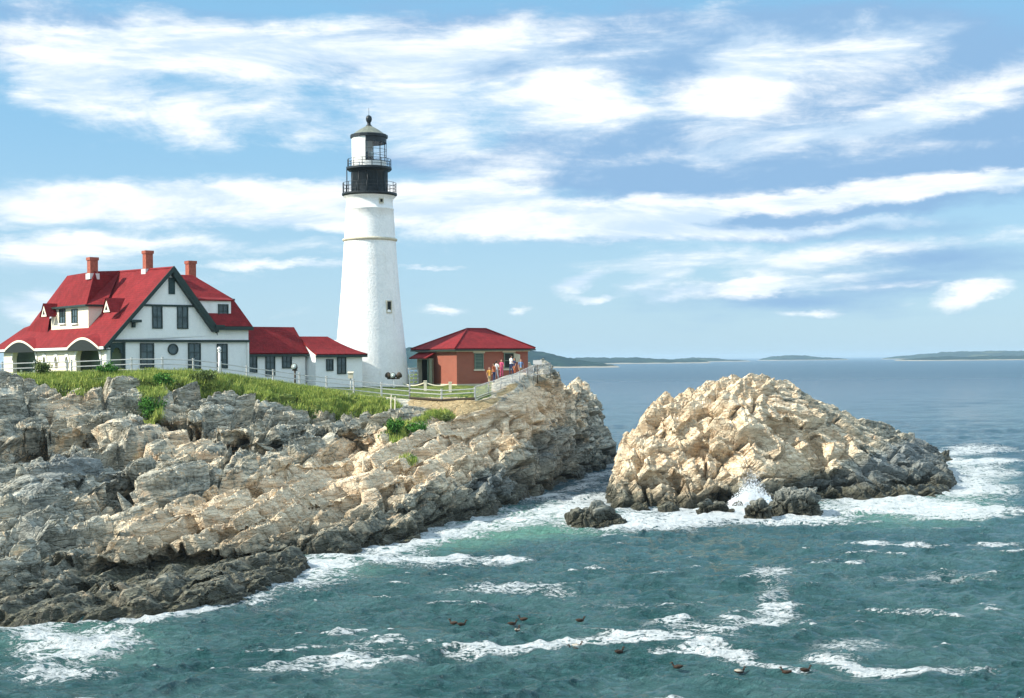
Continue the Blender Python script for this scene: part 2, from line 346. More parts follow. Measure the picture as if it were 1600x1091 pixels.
# ================================================================== rocks
def frame(s, n):
    s = np.array(s); s = s/np.linalg.norm(s); n = np.array(n); n = n-s*n.dot(s); n = n/np.linalg.norm(n); return s, np.cross(n, s), n
SV, TV, NB = frame((.62, .75, .22), (-.40, -.08, .91))                 # strike of the beds, across the beds, bedding normal
FR_ISL = frame((.78, .30, -.36), (-.34, -.55, .74))
def fracture(V, N, amp=1., big=0., terr=1., seed=0, blk=1., fr=None):
    """breaks a smooth surface into bedded slabs and jointed blocks (real displacement)"""
    SV_, TV_, NB_ = fr or (SV, TV, NB)
    V0 = V.astype(np.float64); n = len(V)
    wob = np.stack([fbm(V0*.3+9*i, 3, seed+40+i)-.5 for i in range(3)], 1)
    Q = V0+wob*.6
    L = np.stack([Q@SV_, Q@TV_, Q@NB_], 1)
    A, Bg, Te, Bk = [x if np.ndim(x) else np.full(n, float(x)) for x in (amp, big, terr, blk)]
    out = V0.copy()
    def crack(F1, F2, w_): return np.clip(1-(F2-F1)/w_, 0, 1)
    # big joint blocks
    F1, F2, R, T = cells((L/np.array((5.0, 3.2, 2.8))).astype(np.float32), seed+100, 'b')
    out += N*((R-.5)*1.7+T*1.9-2.4*crack(F1, F2, .09))[:, None]*(Bg*A)[:, None]
    rv = fbm(np.c_[L[:, 0]*.10, L[:, 1]*.34, L[:, 2]*.34], 3, seed+77); out += N*(-1.5*np.clip(1-np.abs(rv-.5)/.03, 0, 1)*(.25+.75*np.clip(Bg, 0, 1)))[:, None]*A[:, None]
    # shingled slabs: two sets of steps along the bedding normal
    for q, (st, sa, sb, k_) in enumerate(((1.0, 15., 4.2, .85), (.34, 9., 2.2, .6))):
        F1, F2, R, T = cells((L*np.array((1/sa, 1/sb, .0))+np.array((0, 0, .5))).astype(np.float32), seed+200+q*9)
        ww = L[:, 2]+R*st*1.3+(fbm(V0*.16, 2, seed+5+q)-.5)*(1.3-.8*q)
        fr_ = ww/st-np.floor(ww/st); out += NB_*((st*(ss(fr_, .86, 1.)-fr_)+st*.45)*k_*Te*A)[:, None]
    # long joints running with the strike
    F1, F2, R, T = cells((L*np.array((1/9., 1/.95, 0))+np.array((0, 0, .5))).astype(np.float32), seed+250); out += N*((R-.5)*.10-.26*crack(F1, F2, .10))[:, None]*(A*(.5+.5*Te))[:, None]
    # blocks
    F1, F2, R, T = cells((L/np.array((3.4, 1.5, 1.1))).astype(np.float32), seed+300, 'b')
    out += N*((R-.5)*.5+T*1.0-.4*crack(F1, F2, .06))[:, None]*(Bk*A)[:, None]
    F1, F2, R, T = cells((L/np.array((1.5, .6, .45))).astype(np.float32), seed+400, 'b')
    out += N*((R-.5)*.13+T*.26-.12*crack(F1, F2, .08))[:, None]*((.12+.88*Bk)*A)[:, None]
    F1, F2, R, T = cells((L/np.array((.7, .26, .22))).astype(np.float32), seed+500)
    out += N*((R-.5)*.05+T*.09)[:, None]*A[:, None]
    return out
# --- outline of the headland at the waterline
COAST = [WA(*p) for p in [(40,975),(170,968),(230,962),(300,950),(370,938),(415,924),(422,908),(470,900),(487,890),(470,882),(425,878),
  (450,872),(520,868),(575,858),(605,848),(645,843),(655,828),(700,818),(760,802),(800,790),(840,768),(862,758),(900,744),(930,735),(950,722),(966,708)]]
COAST = [(-75, 52), (-45, 56.5)]+COAST+[(13, 160), (2, 168), (-75, 168)]
CT = [ # px, py, distance
 (-150,930,61),(-150,800,72),(-150,700,83),(-150,630,92),(-150,600,98),
 (40,925,61),(40,890,63),(40,840,66),(40,760,73.5),(40,700,81),(40,660,86),(40,618,91.5),(40,600,96),
 (200,925,61),(200,905,63.5),(200,880,67),(200,850,69),(200,820,72),(200,760,78),(200,700,84),(200,650,90),(200,610,95.5),
 (350,900,66),(350,885,69.5),(350,862,71),(350,842,72.5),(350,760,79),(350,700,86),(350,650,93),(350,612,99.5),
 (470,882,72.3),(430,878,72.5),(400,893,68.5),(460,886,71.5),
 (520,845,77.5),(500,820,79.5),(500,760,86),(500,700,93.5),(500,650,101),(500,622,105.5),
 (640,790,86.5),(640,760,90),(640,720,95),(640,690,99),(600,670,101.5),(660,655,105.5),(650,636,108),
 (750,745,98.5),(750,705,103),(750,665,107.5),(750,640,109.2),
 (800,735,106),(800,690,108.5),(800,650,111),(840,700,114.5),(835,650,115),(836,596,117),(846,582,118),(864,582,119.5),(874,600,121),(858,640,118),(884,612,127),(815,612,114),
 (900,690,128.5),(890,650,129.5),(890,618,131),(915,613,134),(940,620,136),(947,640,139),(955,662,144),(965,675,152)]
FENCE = [(-140,592,101.5),(-40,590,101.5),(40,588,101.2),(105,586,101),(165,584,100.8),(230,582,100.8),(300,583,102),(345,588,103.5),(400,596,105.5),(440,601,106.8),(480,606,108),(545,613,109.6),(600,619,110.4),(640,623,110.4),
  (690,627,109.8),(742,623,110),(770,616,111.5),(798,609,113.5),(820,602,116),(838,597,118.5)]
FW = [P(*p) for p in FENCE]
WALLPT = [P(760,604,119), P(790,602,120.5), P(800,600,124), P(750,610,115), P(815,600,122), P(420,600,116), P(720,602,121), P(780,602,125), P(580,603,125), P(268,583,108), P(30,583,118), P(640,604,128), P(700,615,114), P(610,610,115), P(520,606,114)]
pts = [tuple(P(*p)) for p in CT]+[tuple(p) for p in FW]+[tuple(p) for p in WALLPT]
pts += [(-60, 115, 10), (-70, 150, 9.5), (-30, 150, 9), (-5, 150, 8.2), (6, 150, 6.5), (11, 150, 4.5), (-20, 175, 7), (0, 172, 5), (-60, 185, 6), (6, 132, 7.9), (1, 125, 8.5)]
pa = np.array(pts, float); top_fn = tps_fit(pa[:, :2], pa[:, 2])
HCAP = np.array(sorted(tuple(P(*q)) for q in [(832,586,118),(870,586,119.5),(873,612,121),(884,622,125),(896,616,129),(938,619,134),(944,636,137),(952,650,141),(966,655,146),(972,672,150),(976,700,156)]))
def land(x, y, detail=True):
    x = np.ravel(x).astype(float); y = np.ravel(y).astype(float); t = top_fn(x, y); t = np.where(x > 1.6, np.minimum(t+.7*ss(x, 1.6, 2.6), np.interp(x, HCAP[:, 0], HCAP[:, 2], left=99)+.3), t); t = np.maximum(t-scarps(x, y)[0], np.minimum(t, .35)); t = np.maximum(t, .25); d = sdist(x, y, COAST)
    n = vnoise(np.stack([np.ravel(x)*.45, np.ravel(y)*.45, np.zeros(np.size(x))], 1), 3)
    wd = .45+.16*t+.5*n
    k = np.clip((d+.75)/wd, 0, 1)
    return np.where(d < -.75, -2.+0*t, -1.2+(t+1.2)*k**.7)
LEDGES = [ # lines of the larger scarps in the photo's layout, height of the step
 ([(25,664),(60,668),(95,670),(140,660),(178,645),(205,640)], 1.7), ([(200,662),(240,652),(290,646),(320,655),(345,670),(400,684),(440,678),(490,664)], 1.1),
 ([(505,662),(545,668),(575,674),(592,668)], 1.6), ([(172,728),(195,738),(225,738),(252,728)], 1.5), ([(60,700),(110,694),(160,700)], .6), ([(85,842),(140,862),(185,870),(215,864),(262,852),(330,856),(400,862),(470,856),(560,838),(630,828)], 1.2),
 ([(120,892),(170,905),(205,922),(260,912),(330,905),(395,900)], .55), ([(30,905),(90,915),(140,930)], .6), ([(250,815),(290,808),(330,818),(375,828),(430,800)], .6),
 ([(400,742),(450,728),(505,712),(560,706)], .5), ([(270,768),(330,756),(390,742),(440,752)], .45), ([(470,778),(530,770),(590,762),(650,748)], .6), ([(520,735),(580,722),(640,722),(700,708)], .45), ([(600,800),(650,782),(720,765),(790,742)], .7),
 ([(640,690),(690,680),(750,668),(800,640)], .6), ([(700,660),(750,652),(790,640)], .7), ([(110,800),(160,790),(215,782),(250,770)], .5), ([(30,770),(80,760),(130,752),(180,765)], .5)]
LW = []
def _unproj(px, py, fn=None):
    r = P(px, py, 1.); Y = np.arange(56, 125, .4); z = (fn or top_fn)(r[0]*Y, Y); ray = H+(r[2]-H)*Y; i = np.argmax(ray < z); return r[0]*Y[i], Y[i]
for l_, h_ in LEDGES: LW.append((np.array(sorted(_unproj(*q) for q in l_)), h_))
def scarps(x, y, LW=LW):
    """lowering in front of each scarp, and how far its foot is undercut"""
    dz = 0*x; un = 0*x; wig = (fbm(np.stack([x*.55, y*.2, 0*x], 1), 3, 91)-.5)*2.6
    for q, h_ in LW:
        yl = np.interp(x, q[:, 0], q[:, 1])+wig; e = np.clip((x-q[0, 0])/1.5+.3, 0, 1)*np.clip((q[-1, 0]-x)/1.5+.3, 0, 1); s = yl-y
        dz += h_*e*ss(s, -.15, .25)*np.exp(-np.maximum(s, 0)/(5.5*h_)); un += h_*e*ss(s, -.1, .1)*ss(s, .9, .35)
    return dz, un
def solid(fn, x0, x1, y0, y1, st, zb=-2.6):
    xs = np.arange(x0, x1+st, st); ys = np.arange(y0, y1+st, st); X, Y = np.meshgrid(xs, ys); nx, ny = len(xs), len(ys)
    Z = fn(X, Y).reshape(X.shape); V = np.stack([X.ravel(), Y.ravel(), Z.ravel()], 1); VB = V.copy(); VB[:, 2] = zb
    i = np.arange(nx*ny).reshape(ny, nx); n = nx*ny
    Ft = np.stack([i[:-1, :-1], i[:-1, 1:], i[1:, 1:], i[1:, :-1]], 2).reshape(-1, 4); Fb = Ft[:, ::-1]+n
    def strip(e): return np.stack([e[:-1], e[:-1]+n, e[1:]+n, e[1:]], 1)
    S_ = [strip(i[0, :]), strip(i[-1, ::-1]), strip(i[::-1, 0]), strip(i[:, -1])]
    return np.concatenate([V, VB]), np.concatenate([Ft, Fb]+S_)
def trim(V, Fq, zmin):
    keep = (V[Fq][:, :, 2].max(1) > zmin); Fq = Fq[keep]; u_ = np.unique(Fq); mp = -np.ones(len(V), np.int64); mp[u_] = np.arange(len(u_)); return u_, mp[Fq]
fx = np.array([p[0] for p in FW]); fy = np.array([p[1] for p in FW]); fx = np.r_[fx, 3.2, 6, 9, 12]; fy = np.r_[fy, 124, 136, 150, 165]
def front(x, y):                                  # metres in front of the fence (negative behind it)
    return np.interp(x, fx, fy, right=130)-y
def proj(V):
    Y = np.maximum(V[:, 1], 5.); x = V[:, 0]/Y; z = (V[:, 2]-H)/Y
    return 800+F*(x*cos(RO)-z*sin(RO)), 562.3-F*(x*sin(RO)+z*cos(RO))
def patch(px, py, lst):                            # soft ellipses in the photo's layout -> weights on the real ground points
    r = 0
    for (cx, cy, rx, ry, wg, *t) in lst:
        a = radians(t[0]) if t else 0; dx = px-cx; dy = -(py-cy); u_ = (dx*cos(a)+dy*sin(a))/rx; v_ = (-dx*sin(a)+dy*cos(a))/ry
        r = r+wg*np.clip(1.4-1.4*np.sqrt(u_*u_+v_*v_), 0, 1)
    return r
def rock_mat(name):
    mt, k, b = newmat(name)
    g = k.n('ShaderNodeNewGeometry'); p = g.outputs['Position']
    def at(n): return k.n('ShaderNodeAttribute', attribute_name=n).outputs['Fac']
    tan = at('tan'); grass = at('grass'); soil = at('soil')
    # coordinates stretched along the beds
    r = k.n('ShaderNodeVectorRotate', rotation_type='Z_AXIS'); k.put(r.inputs[0], p); r.inputs['Angle'].default_value = -math.atan2(SV[1], SV[0])
    ps = k.mapping(r.outputs[0], sc=(.22, 1., 1.6))
    n1 = k.noise(ps, 1.3, 6, .65, .3); n2 = k.noise(p, .35, 5, .6); n3 = k.noise(p, 4.5, 6, .7); n4 = k.noise(p, 1.1, 6, .7, .5)
    grey = k.mix(k.sstep(n3, .35, .68), (.085, .088, .068), (.42, .41, .34))
    grey = k.mix(k.sstep(n1, .42, .66), grey, (.62, .60, .50)); grey = k.mix(k.math('MULTIPLY', k.sstep(k.noise(p, .22, 4, .6), .48, .62), .55), grey, k.mix(n3, (.28, .25, .17), (.70, .61, .45)))
    tn = k.mix(k.sstep(n1, .35, .6), (.56, .41, .26), (.88, .73, .52))
    tn = k.mix(k.math('MULTIPLY', k.sstep(n4, .56, .7), .55), tn, (.60, .37, .22))
    tn = k.mix(k.math('MULTIPLY', k.sstep(n3, .56, .72), .6), tn, (.34, .32, .25))
    tf = k.sstep(k.math('ADD', tan, k.math('ADD', k.math('MULTIPLY', k.math('SUBTRACT', n4, .5), 2.6), k.math('MULTIPLY', k.math('SUBTRACT', n1, .5), 1.6))), .14, .46)
    c = k.mix(tf, grey, tn)
    c = k.mix(k.math('MULTIPLY', k.sstep(k.noise(p, 9, 5, .75), .56, .66), .78), c, (.05, .052, .04))       # lichen specks
    c = k.mix(k.math('MULTIPLY', k.sstep(k.noise(k.mapping(p, (5, 2, 1)), .9, 5, .7), .6, .72), .45), c, (.30, .25, .10))
    c = k.mix(k.math('MULTIPLY', k.sstep(tan, -.1, -.8), .75), c, k.mix(n3, (.07, .085, .09), (.30, .34, .35)))  # negative mask darkens the rock; on the island it stands in for shade
    # tidal band: black algae and brown weed, level tops painted lighter as if lit
    sz = k.n('ShaderNodeSeparateXYZ'); k.put(sz.inputs[0], p)
    zz = k.math('ADD', sz.outputs[2], k.math('MULTIPLY', k.math('SUBTRACT', n4, .5), 2.4))
    zz = k.math('ADD', zz, k.math('MULTIPLY', k.math('SUBTRACT', n3, .5), .8))
    gn = k.n('ShaderNodeSeparateXYZ'); k.put(gn.inputs[0], g.outputs['True Normal']); flat = k.sstep(gn.outputs[2], .45, .85)
    wet = k.sstep(zz, 1.55, .5)
    c = k.mix(k.math('MULTIPLY', wet, .93), c, k.mix(k.sstep(n3, .42, .62), k.mix(flat, (.009, .010, .008), (.045, .042, .026)), k.mix(flat, (.05, .046, .028), (.24, .22, .14))))
    mid = k.math('MULTIPLY', k.sstep(zz, 2.6, 1.4), .4); c = k.mix(mid, c, (.085, .085, .055))
    # turf and bare soil
    gcol = k.mix(k.sstep(k.noise(p, 2.5, 5, .7), .35, .65), (.045, .095, .016), (.20, .23, .045))
    scol = k.mix(k.sstep(n3, .35, .65), (.36, .25, .12), (.52, .40, .22))
    c = k.mix(k.sstep(k.math('ADD', soil, k.math('MULTIPLY', k.math('SUBTRACT', n3, .5), .6)), .4, .6), c, scol)
    gf = k.sstep(k.math('ADD', grass, k.math('MULTIPLY', k.math('SUBTRACT', n3, .5), .9)), .5, .66)
    c = k.mix(gf, c, gcol)
    k.put(b.inputs['Base Color'], c)
    k.put(b.inputs['Roughness'], k.mix(wet, (.85,)*3, (.42,)*3)); b.inputs['Specular IOR Level'].default_value = .3
    hgt = k.math('ADD', k.math('MULTIPLY', n3, .5), k.math('ADD', k.math('MULTIPLY', n1, 1.1), k.math('MULTIPLY', k.noise(ps, 6, 5, .7), .8)))
    def joints(sc):
        vo = k.n('ShaderNodeTexVoronoi', feature='DISTANCE_TO_EDGE'); k.put(vo.inputs['Vector'], k.vmath('ADD', ps, k.vmath('MULTIPLY', k.noise(p, 1.2, 3, out=1), (.5, .5, .5)))); vo.inputs['Scale'].default_value = sc; return k.sstep(vo.outputs['Distance'], 0, .07)
    hgt = k.math('ADD', hgt, k.math('ADD', k.math('MULTIPLY', joints(1.1), .7), k.math('MULTIPLY', joints(2.7), .4)))
    bump(k, b, hgt, .85, .16)
    return mt
rock_mat('shore_rock')
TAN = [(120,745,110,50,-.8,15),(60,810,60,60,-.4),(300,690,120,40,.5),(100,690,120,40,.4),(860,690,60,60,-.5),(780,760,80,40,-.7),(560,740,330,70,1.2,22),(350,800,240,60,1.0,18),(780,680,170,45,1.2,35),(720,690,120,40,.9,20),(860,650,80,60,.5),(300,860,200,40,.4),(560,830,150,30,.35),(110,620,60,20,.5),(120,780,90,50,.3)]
GRS = [(70,594,130,11,1.0),(170,589,120,11,1.1),(240,608,36,42,1.0),(300,592,110,18,1.05),(380,600,90,20,.95,-12),(450,614,110,19,1.05,-12),(530,625,100,17,1.0,-8),(600,634,46,14,.8),(620,674,26,24,.9),(668,652,44,10,.9,20),(125,612,26,10,.5),(355,628,30,10,.45),(700,648,22,8,.7),(190,640,30,8,.35),(245,650,26,18,.7),(640,718,26,8,.6)]
SOIL = [(793,608,26,8,1.2,25),(700,632,70,14,1.3),(745,636,60,10,1.0,20),(660,628,30,9,1.),(640,655,40,8,.4)]
def make_headland():
    V, Fq = solid(land, -50, 17, 53, 154, .3)
    V, Fq, N = voxelize(V, Fq, .105)
    u_, Fq = trim(V, Fq, -1.0); V, N = V[u_].astype(np.float64), N[u_].astype(np.float64)
    fr = front(V[:, 0], V[:, 1]); d = sdist(V[:, 0], V[:, 1], COAST)
    px, py = proj(V)
    g = patch(px, py, GRS)*(fr > -2)
    amp = ss(fr, .6, 4.5); amp = np.maximum(amp, ss(V[:, 0], 1.8, 3.2))
    edge = ss(d, 16, 6); amp = np.maximum(amp, edge*(V[:, 1] > 125))
    amp = amp*(1-.55*np.clip(g, 0, 1)); soil = patch(px, py, SOIL); amp = amp*(1-.8*np.clip(soil, 0, 1))
    slab_ = np.clip(patch(px, py, TAN), 0, 1)
    big = .95-.8*slab_; low = ss(V[:, 2], 2.2, .8); big = big*(1-.88*low); big = big*ss(d, .5, 2.5)+(.30+.6*ss(V[:, 0], -8, -3))*ss(d, 3.5, .5)*(1-.6*low)
    W = fracture(V, N, amp, big, (.3+.7*ss(N[:, 2], .3, .8))*(.55+.45*slab_), 1, (.75-.68*slab_*ss(d, 1., 3.))*(1-.65*low))
    W[:, 1] += 1.05*scarps(V[:, 0], V[:, 1])[1]*(d > .6)
    W[:, 2] += .28*low*(N[:, 2] > .4)+(fbm(np.c_[V[:, :2]*.8, V[:, 2]*0], 3, 77)-.5)*.25*(1-amp)*(fr > .5)
    me = mesh_np('rocky_headland', W, Fq, False)
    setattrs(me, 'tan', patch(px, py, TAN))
    lawn = (fr <= .3)*1.; right = ss(V[:, 0], -2.0, -1.3); lawn = lawn*(1-right)
    setattrs(me, 'grass', np.maximum(np.clip(g, 0, 1.2), lawn*.9*(1-np.clip(soil, 0, 1))))
    setattrs(me, 'soil', soil)
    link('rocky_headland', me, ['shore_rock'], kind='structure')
    return W, g, fr, N
HV, HG, HF, HN = make_headland()
# --- the rock island across the channel
ISL = [WA(*p) for p in [(951,796),(985,799),(1040,797),(1100,800),(1160,797),(1200,790),(1240,787),(1290,781),(1330,783),(1385,782),(1440,777),(1478,776),(1470,770),(1494,762),(1497,756),(1482,742),(1470,728),(1494,716)]]
ISL = ISL+[(49, 153), (38, 152), (26, 142), (18, 140), (11.5, 132), (9, 121), (7.6, 111), (7.2, 104)]
IC = [(960,745,102),(958,705,103.5),(970,690,105),(975,686,107),(990,684,107.5),(988,678,112),(1003,668,107.5),(985,705,104),(1000,745,101),(1000,700,103.5),(1016,634,108.5),(1012,640,112),(1035,628,108),(1060,626,109),(1100,612,110),(1120,602,111),(1150,597,112),(1190,597,112.5),(1220,598,112.5),(1245,612,113),(1262,622,113.5),
 (1080,700,103.5),(1060,760,100),(1120,760,100),(1120,660,105),(1160,630,108),(1200,660,106.5),(1200,720,103),(1240,745,104),(1280,645,113),(1290,704,106.5),(1300,744,105),(1320,668,114),(1350,680,115),(1350,728,108),(1350,760,106),(1400,702,117),(1400,740,110),(1440,714,120),(1440,756,111),(1460,705,128),(1483,716,142),(1475,760,112),(1170,775,100.5)]
ia = np.array([tuple(P(*p)) for p in IC]+[(10, 118, 4.2), (9.3,112,4.6), (11, 125, 4), (18, 130, 5), (25, 130, 6), (34, 138, 3), (12.6, 116, 6.8), (20, 122, 7.8), (28, 126, 7)], float)
isl_fn = tps_fit(ia[:, :2], ia[:, 2])
ILW = [(np.array(sorted(_unproj(*q, isl_fn) for q in l_)), h_) for l_, h_ in [([(1198,646),(1225,655),(1262,664),(1290,668)], 1.3), ([(1100,757),(1140,768),(1190,775),(1235,762)], 1.3), ([(1240,738),(1290,745),(1345,748)], 1.0),
 ([(975,738),(1000,748),(1040,742),(1075,752)], .9), ([(1340,698),(1380,712),(1425,725)], .9), ([(1075,690),(1120,702),(1160,692)], .7), ([(1010,662),(1050,672),(1090,660)], .7), ([(1100,640),(1135,648),(1165,640)], .6), ([(1380,745),(1420,752),(1455,748)], .8)]]
_ip = [(935,800,104),(952,735,104),(955,700,104.5),(964,684,105),(984,680,106),(990,694,106),(1002,664,107),(1010,632,108),(1030,622,109),(1046,624,109),(1056,633,109),(1075,626,110),(1092,618,110),(1108,606,111),(1135,597,112),(1180,594,112),(1214,598,112.5),(1224,606,112.5),(1250,612,113),(1262,626,113),(1284,640,114),(1310,645,115),(1346,652,116),(1362,664,116),(1396,678,118),(1428,682,122),(1444,694,124),(1462,692,130),(1482,708,140),(1500,730,146)]
_iq = np.array([tuple(P(*q)) for q in _ip]); _iq = _iq[np.argsort(_iq[:, 0])]
def island(x, y):
    x = np.ravel(x).astype(float); y = np.ravel(y).astype(float); t = np.clip(isl_fn(x, y)+.2, .4, 9.6); t = np.minimum(t, np.interp(x, _iq[:, 0], _iq[:, 2])+.2+(fbm(np.stack([x*.6, y*.1, 0*x], 1), 2, 44)-.5)*.5+.02*np.abs(y-112)); t = np.maximum(t-scarps(x, y, ILW)[0], .5); d = sdist(x, y, ISL); n = vnoise(np.stack([np.ravel(x)*.4, np.ravel(y)*.4, np.zeros(np.size(x))], 1), 13)
    k = np.clip((d+.35)/(.5+.24*t+.7*n), 0, 1); return np.where(d < -.35, -2.+0*t, -1.2+(t+1.2)*k**.7)
TAN_SHADE_ISL = [(1400,745,140,65,-1.7),(1465,715,60,50,-1.2),(1170,765,60,30,-.9),(1310,775,110,34,-1.3),(1225,625,40,30,-.8),(1180,655,26,20,-.7,40),(1110,650,20,30,-.6),(1290,760,60,30,-.6),(1100,690,190,110,1.3),(1180,620,110,50,1.3),(1290,690,130,60,1.1,-25),(1010,680,90,90,1.2),(1240,740,120,40,.3),(1050,760,110,40,.5)]  # negative patches paint shaded faces, notch and cave dark; positive ones tan
def make_island():
    V, Fq = solid(island, 3, 53, 94, 157, .3)
    V, Fq, N = voxelize(V, Fq, .115)
    u_, Fq = trim(V, Fq, -1.0); V, N = V[u_].astype(np.float64), N[u_].astype(np.float64)
    d = sdist(V[:, 0], V[:, 1], ISL); px, py = proj(V)
    W = fracture(V-N*.2, N, 1., .40+.2*ss(d, .5, 3), 1.0, 31, .16, FR_ISL)
    W[:, 1] += .9*scarps(V[:, 0], V[:, 1], ILW)[1]*(d > .6)
    me = mesh_np('rock_island', W, Fq, False); z = np.zeros(len(W))
    setattrs(me, 'tan', patch(px, py, TAN_SHADE_ISL)); setattrs(me, 'grass', z); setattrs(me, 'soil', z)
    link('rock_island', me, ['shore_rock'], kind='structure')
make_island()
def sea_rock(px, py, wpx, hpx, seed, label, deep=.7, skew=0., tan=-.5):
    x, y = WA(px, py); Y = y; rx = wpx/2/F*Y; rz = hpx/F*Y; ry = rx*deep; y += ry*.8
    n = 26; V = []
    th = np.linspace(0, 2*pi, 2*n, endpoint=False); ph = np.linspace(-pi/2, pi/2, n)
    T_, Ph = np.meshgrid(th, ph); V = np.stack([rx*1.05*np.cos(T_)*np.cos(Ph)**.7+skew*rx*np.maximum(np.sin(Ph), 0), ry*np.sin(T_)*np.cos(Ph)**.7, rz*1.02*np.sin(Ph)], 2).reshape(-1, 3)
    i = np.arange(2*n*n).reshape(n, 2*n); j = np.roll(i, -1, 1); Fq = np.stack([i[:-1], j[:-1], j[1:], i[1:]], 2).reshape(-1, 4)
    W, Fq, N = voxelize(V, Fq, .09); W = W.astype(float); N = N.astype(float)
    W = fracture(W*1.0+np.array((seed*3.7, 0, 0)), N, .75, .12, .5, 50+seed)-np.array((seed*3.7, 0, 0))
    me = mesh_np('sea_rock', W, Fq, False); z = np.zeros(len(W)); setattrs(me, 'tan', z+tan); setattrs(me, 'grass', z); setattrs(me, 'soil', z)
    link('sea_rock', me, ['shore_rock'], loc=(x, y, -.05), label=label, cat='rock', group='wave washed rocks beside the island')
    return (x, y, max(rx, ry))
RK = [sea_rock(938,823,98,30,1,'low dark humped rock alone in the white water of the channel mouth',.6,-.15),
 sea_rock(1248,807,92,44,2,'large blunt dark rock in the foam in front of the island',.7,.0),
 sea_rock(1188,813,50,34,3,'small peaked dark rock left of the blunt rock in the foam',.8,.1),
 sea_rock(1120,806,62,24,4,'low dark rock at the foot of the island left of the spray',.6,.1),
 sea_rock(1052,803,40,13,5,'flat dark rock awash at the foot of the island left face',.6),
 sea_rock(940,797,12,7,6,'tiny dark rock awash just left of the island foot',.8)]
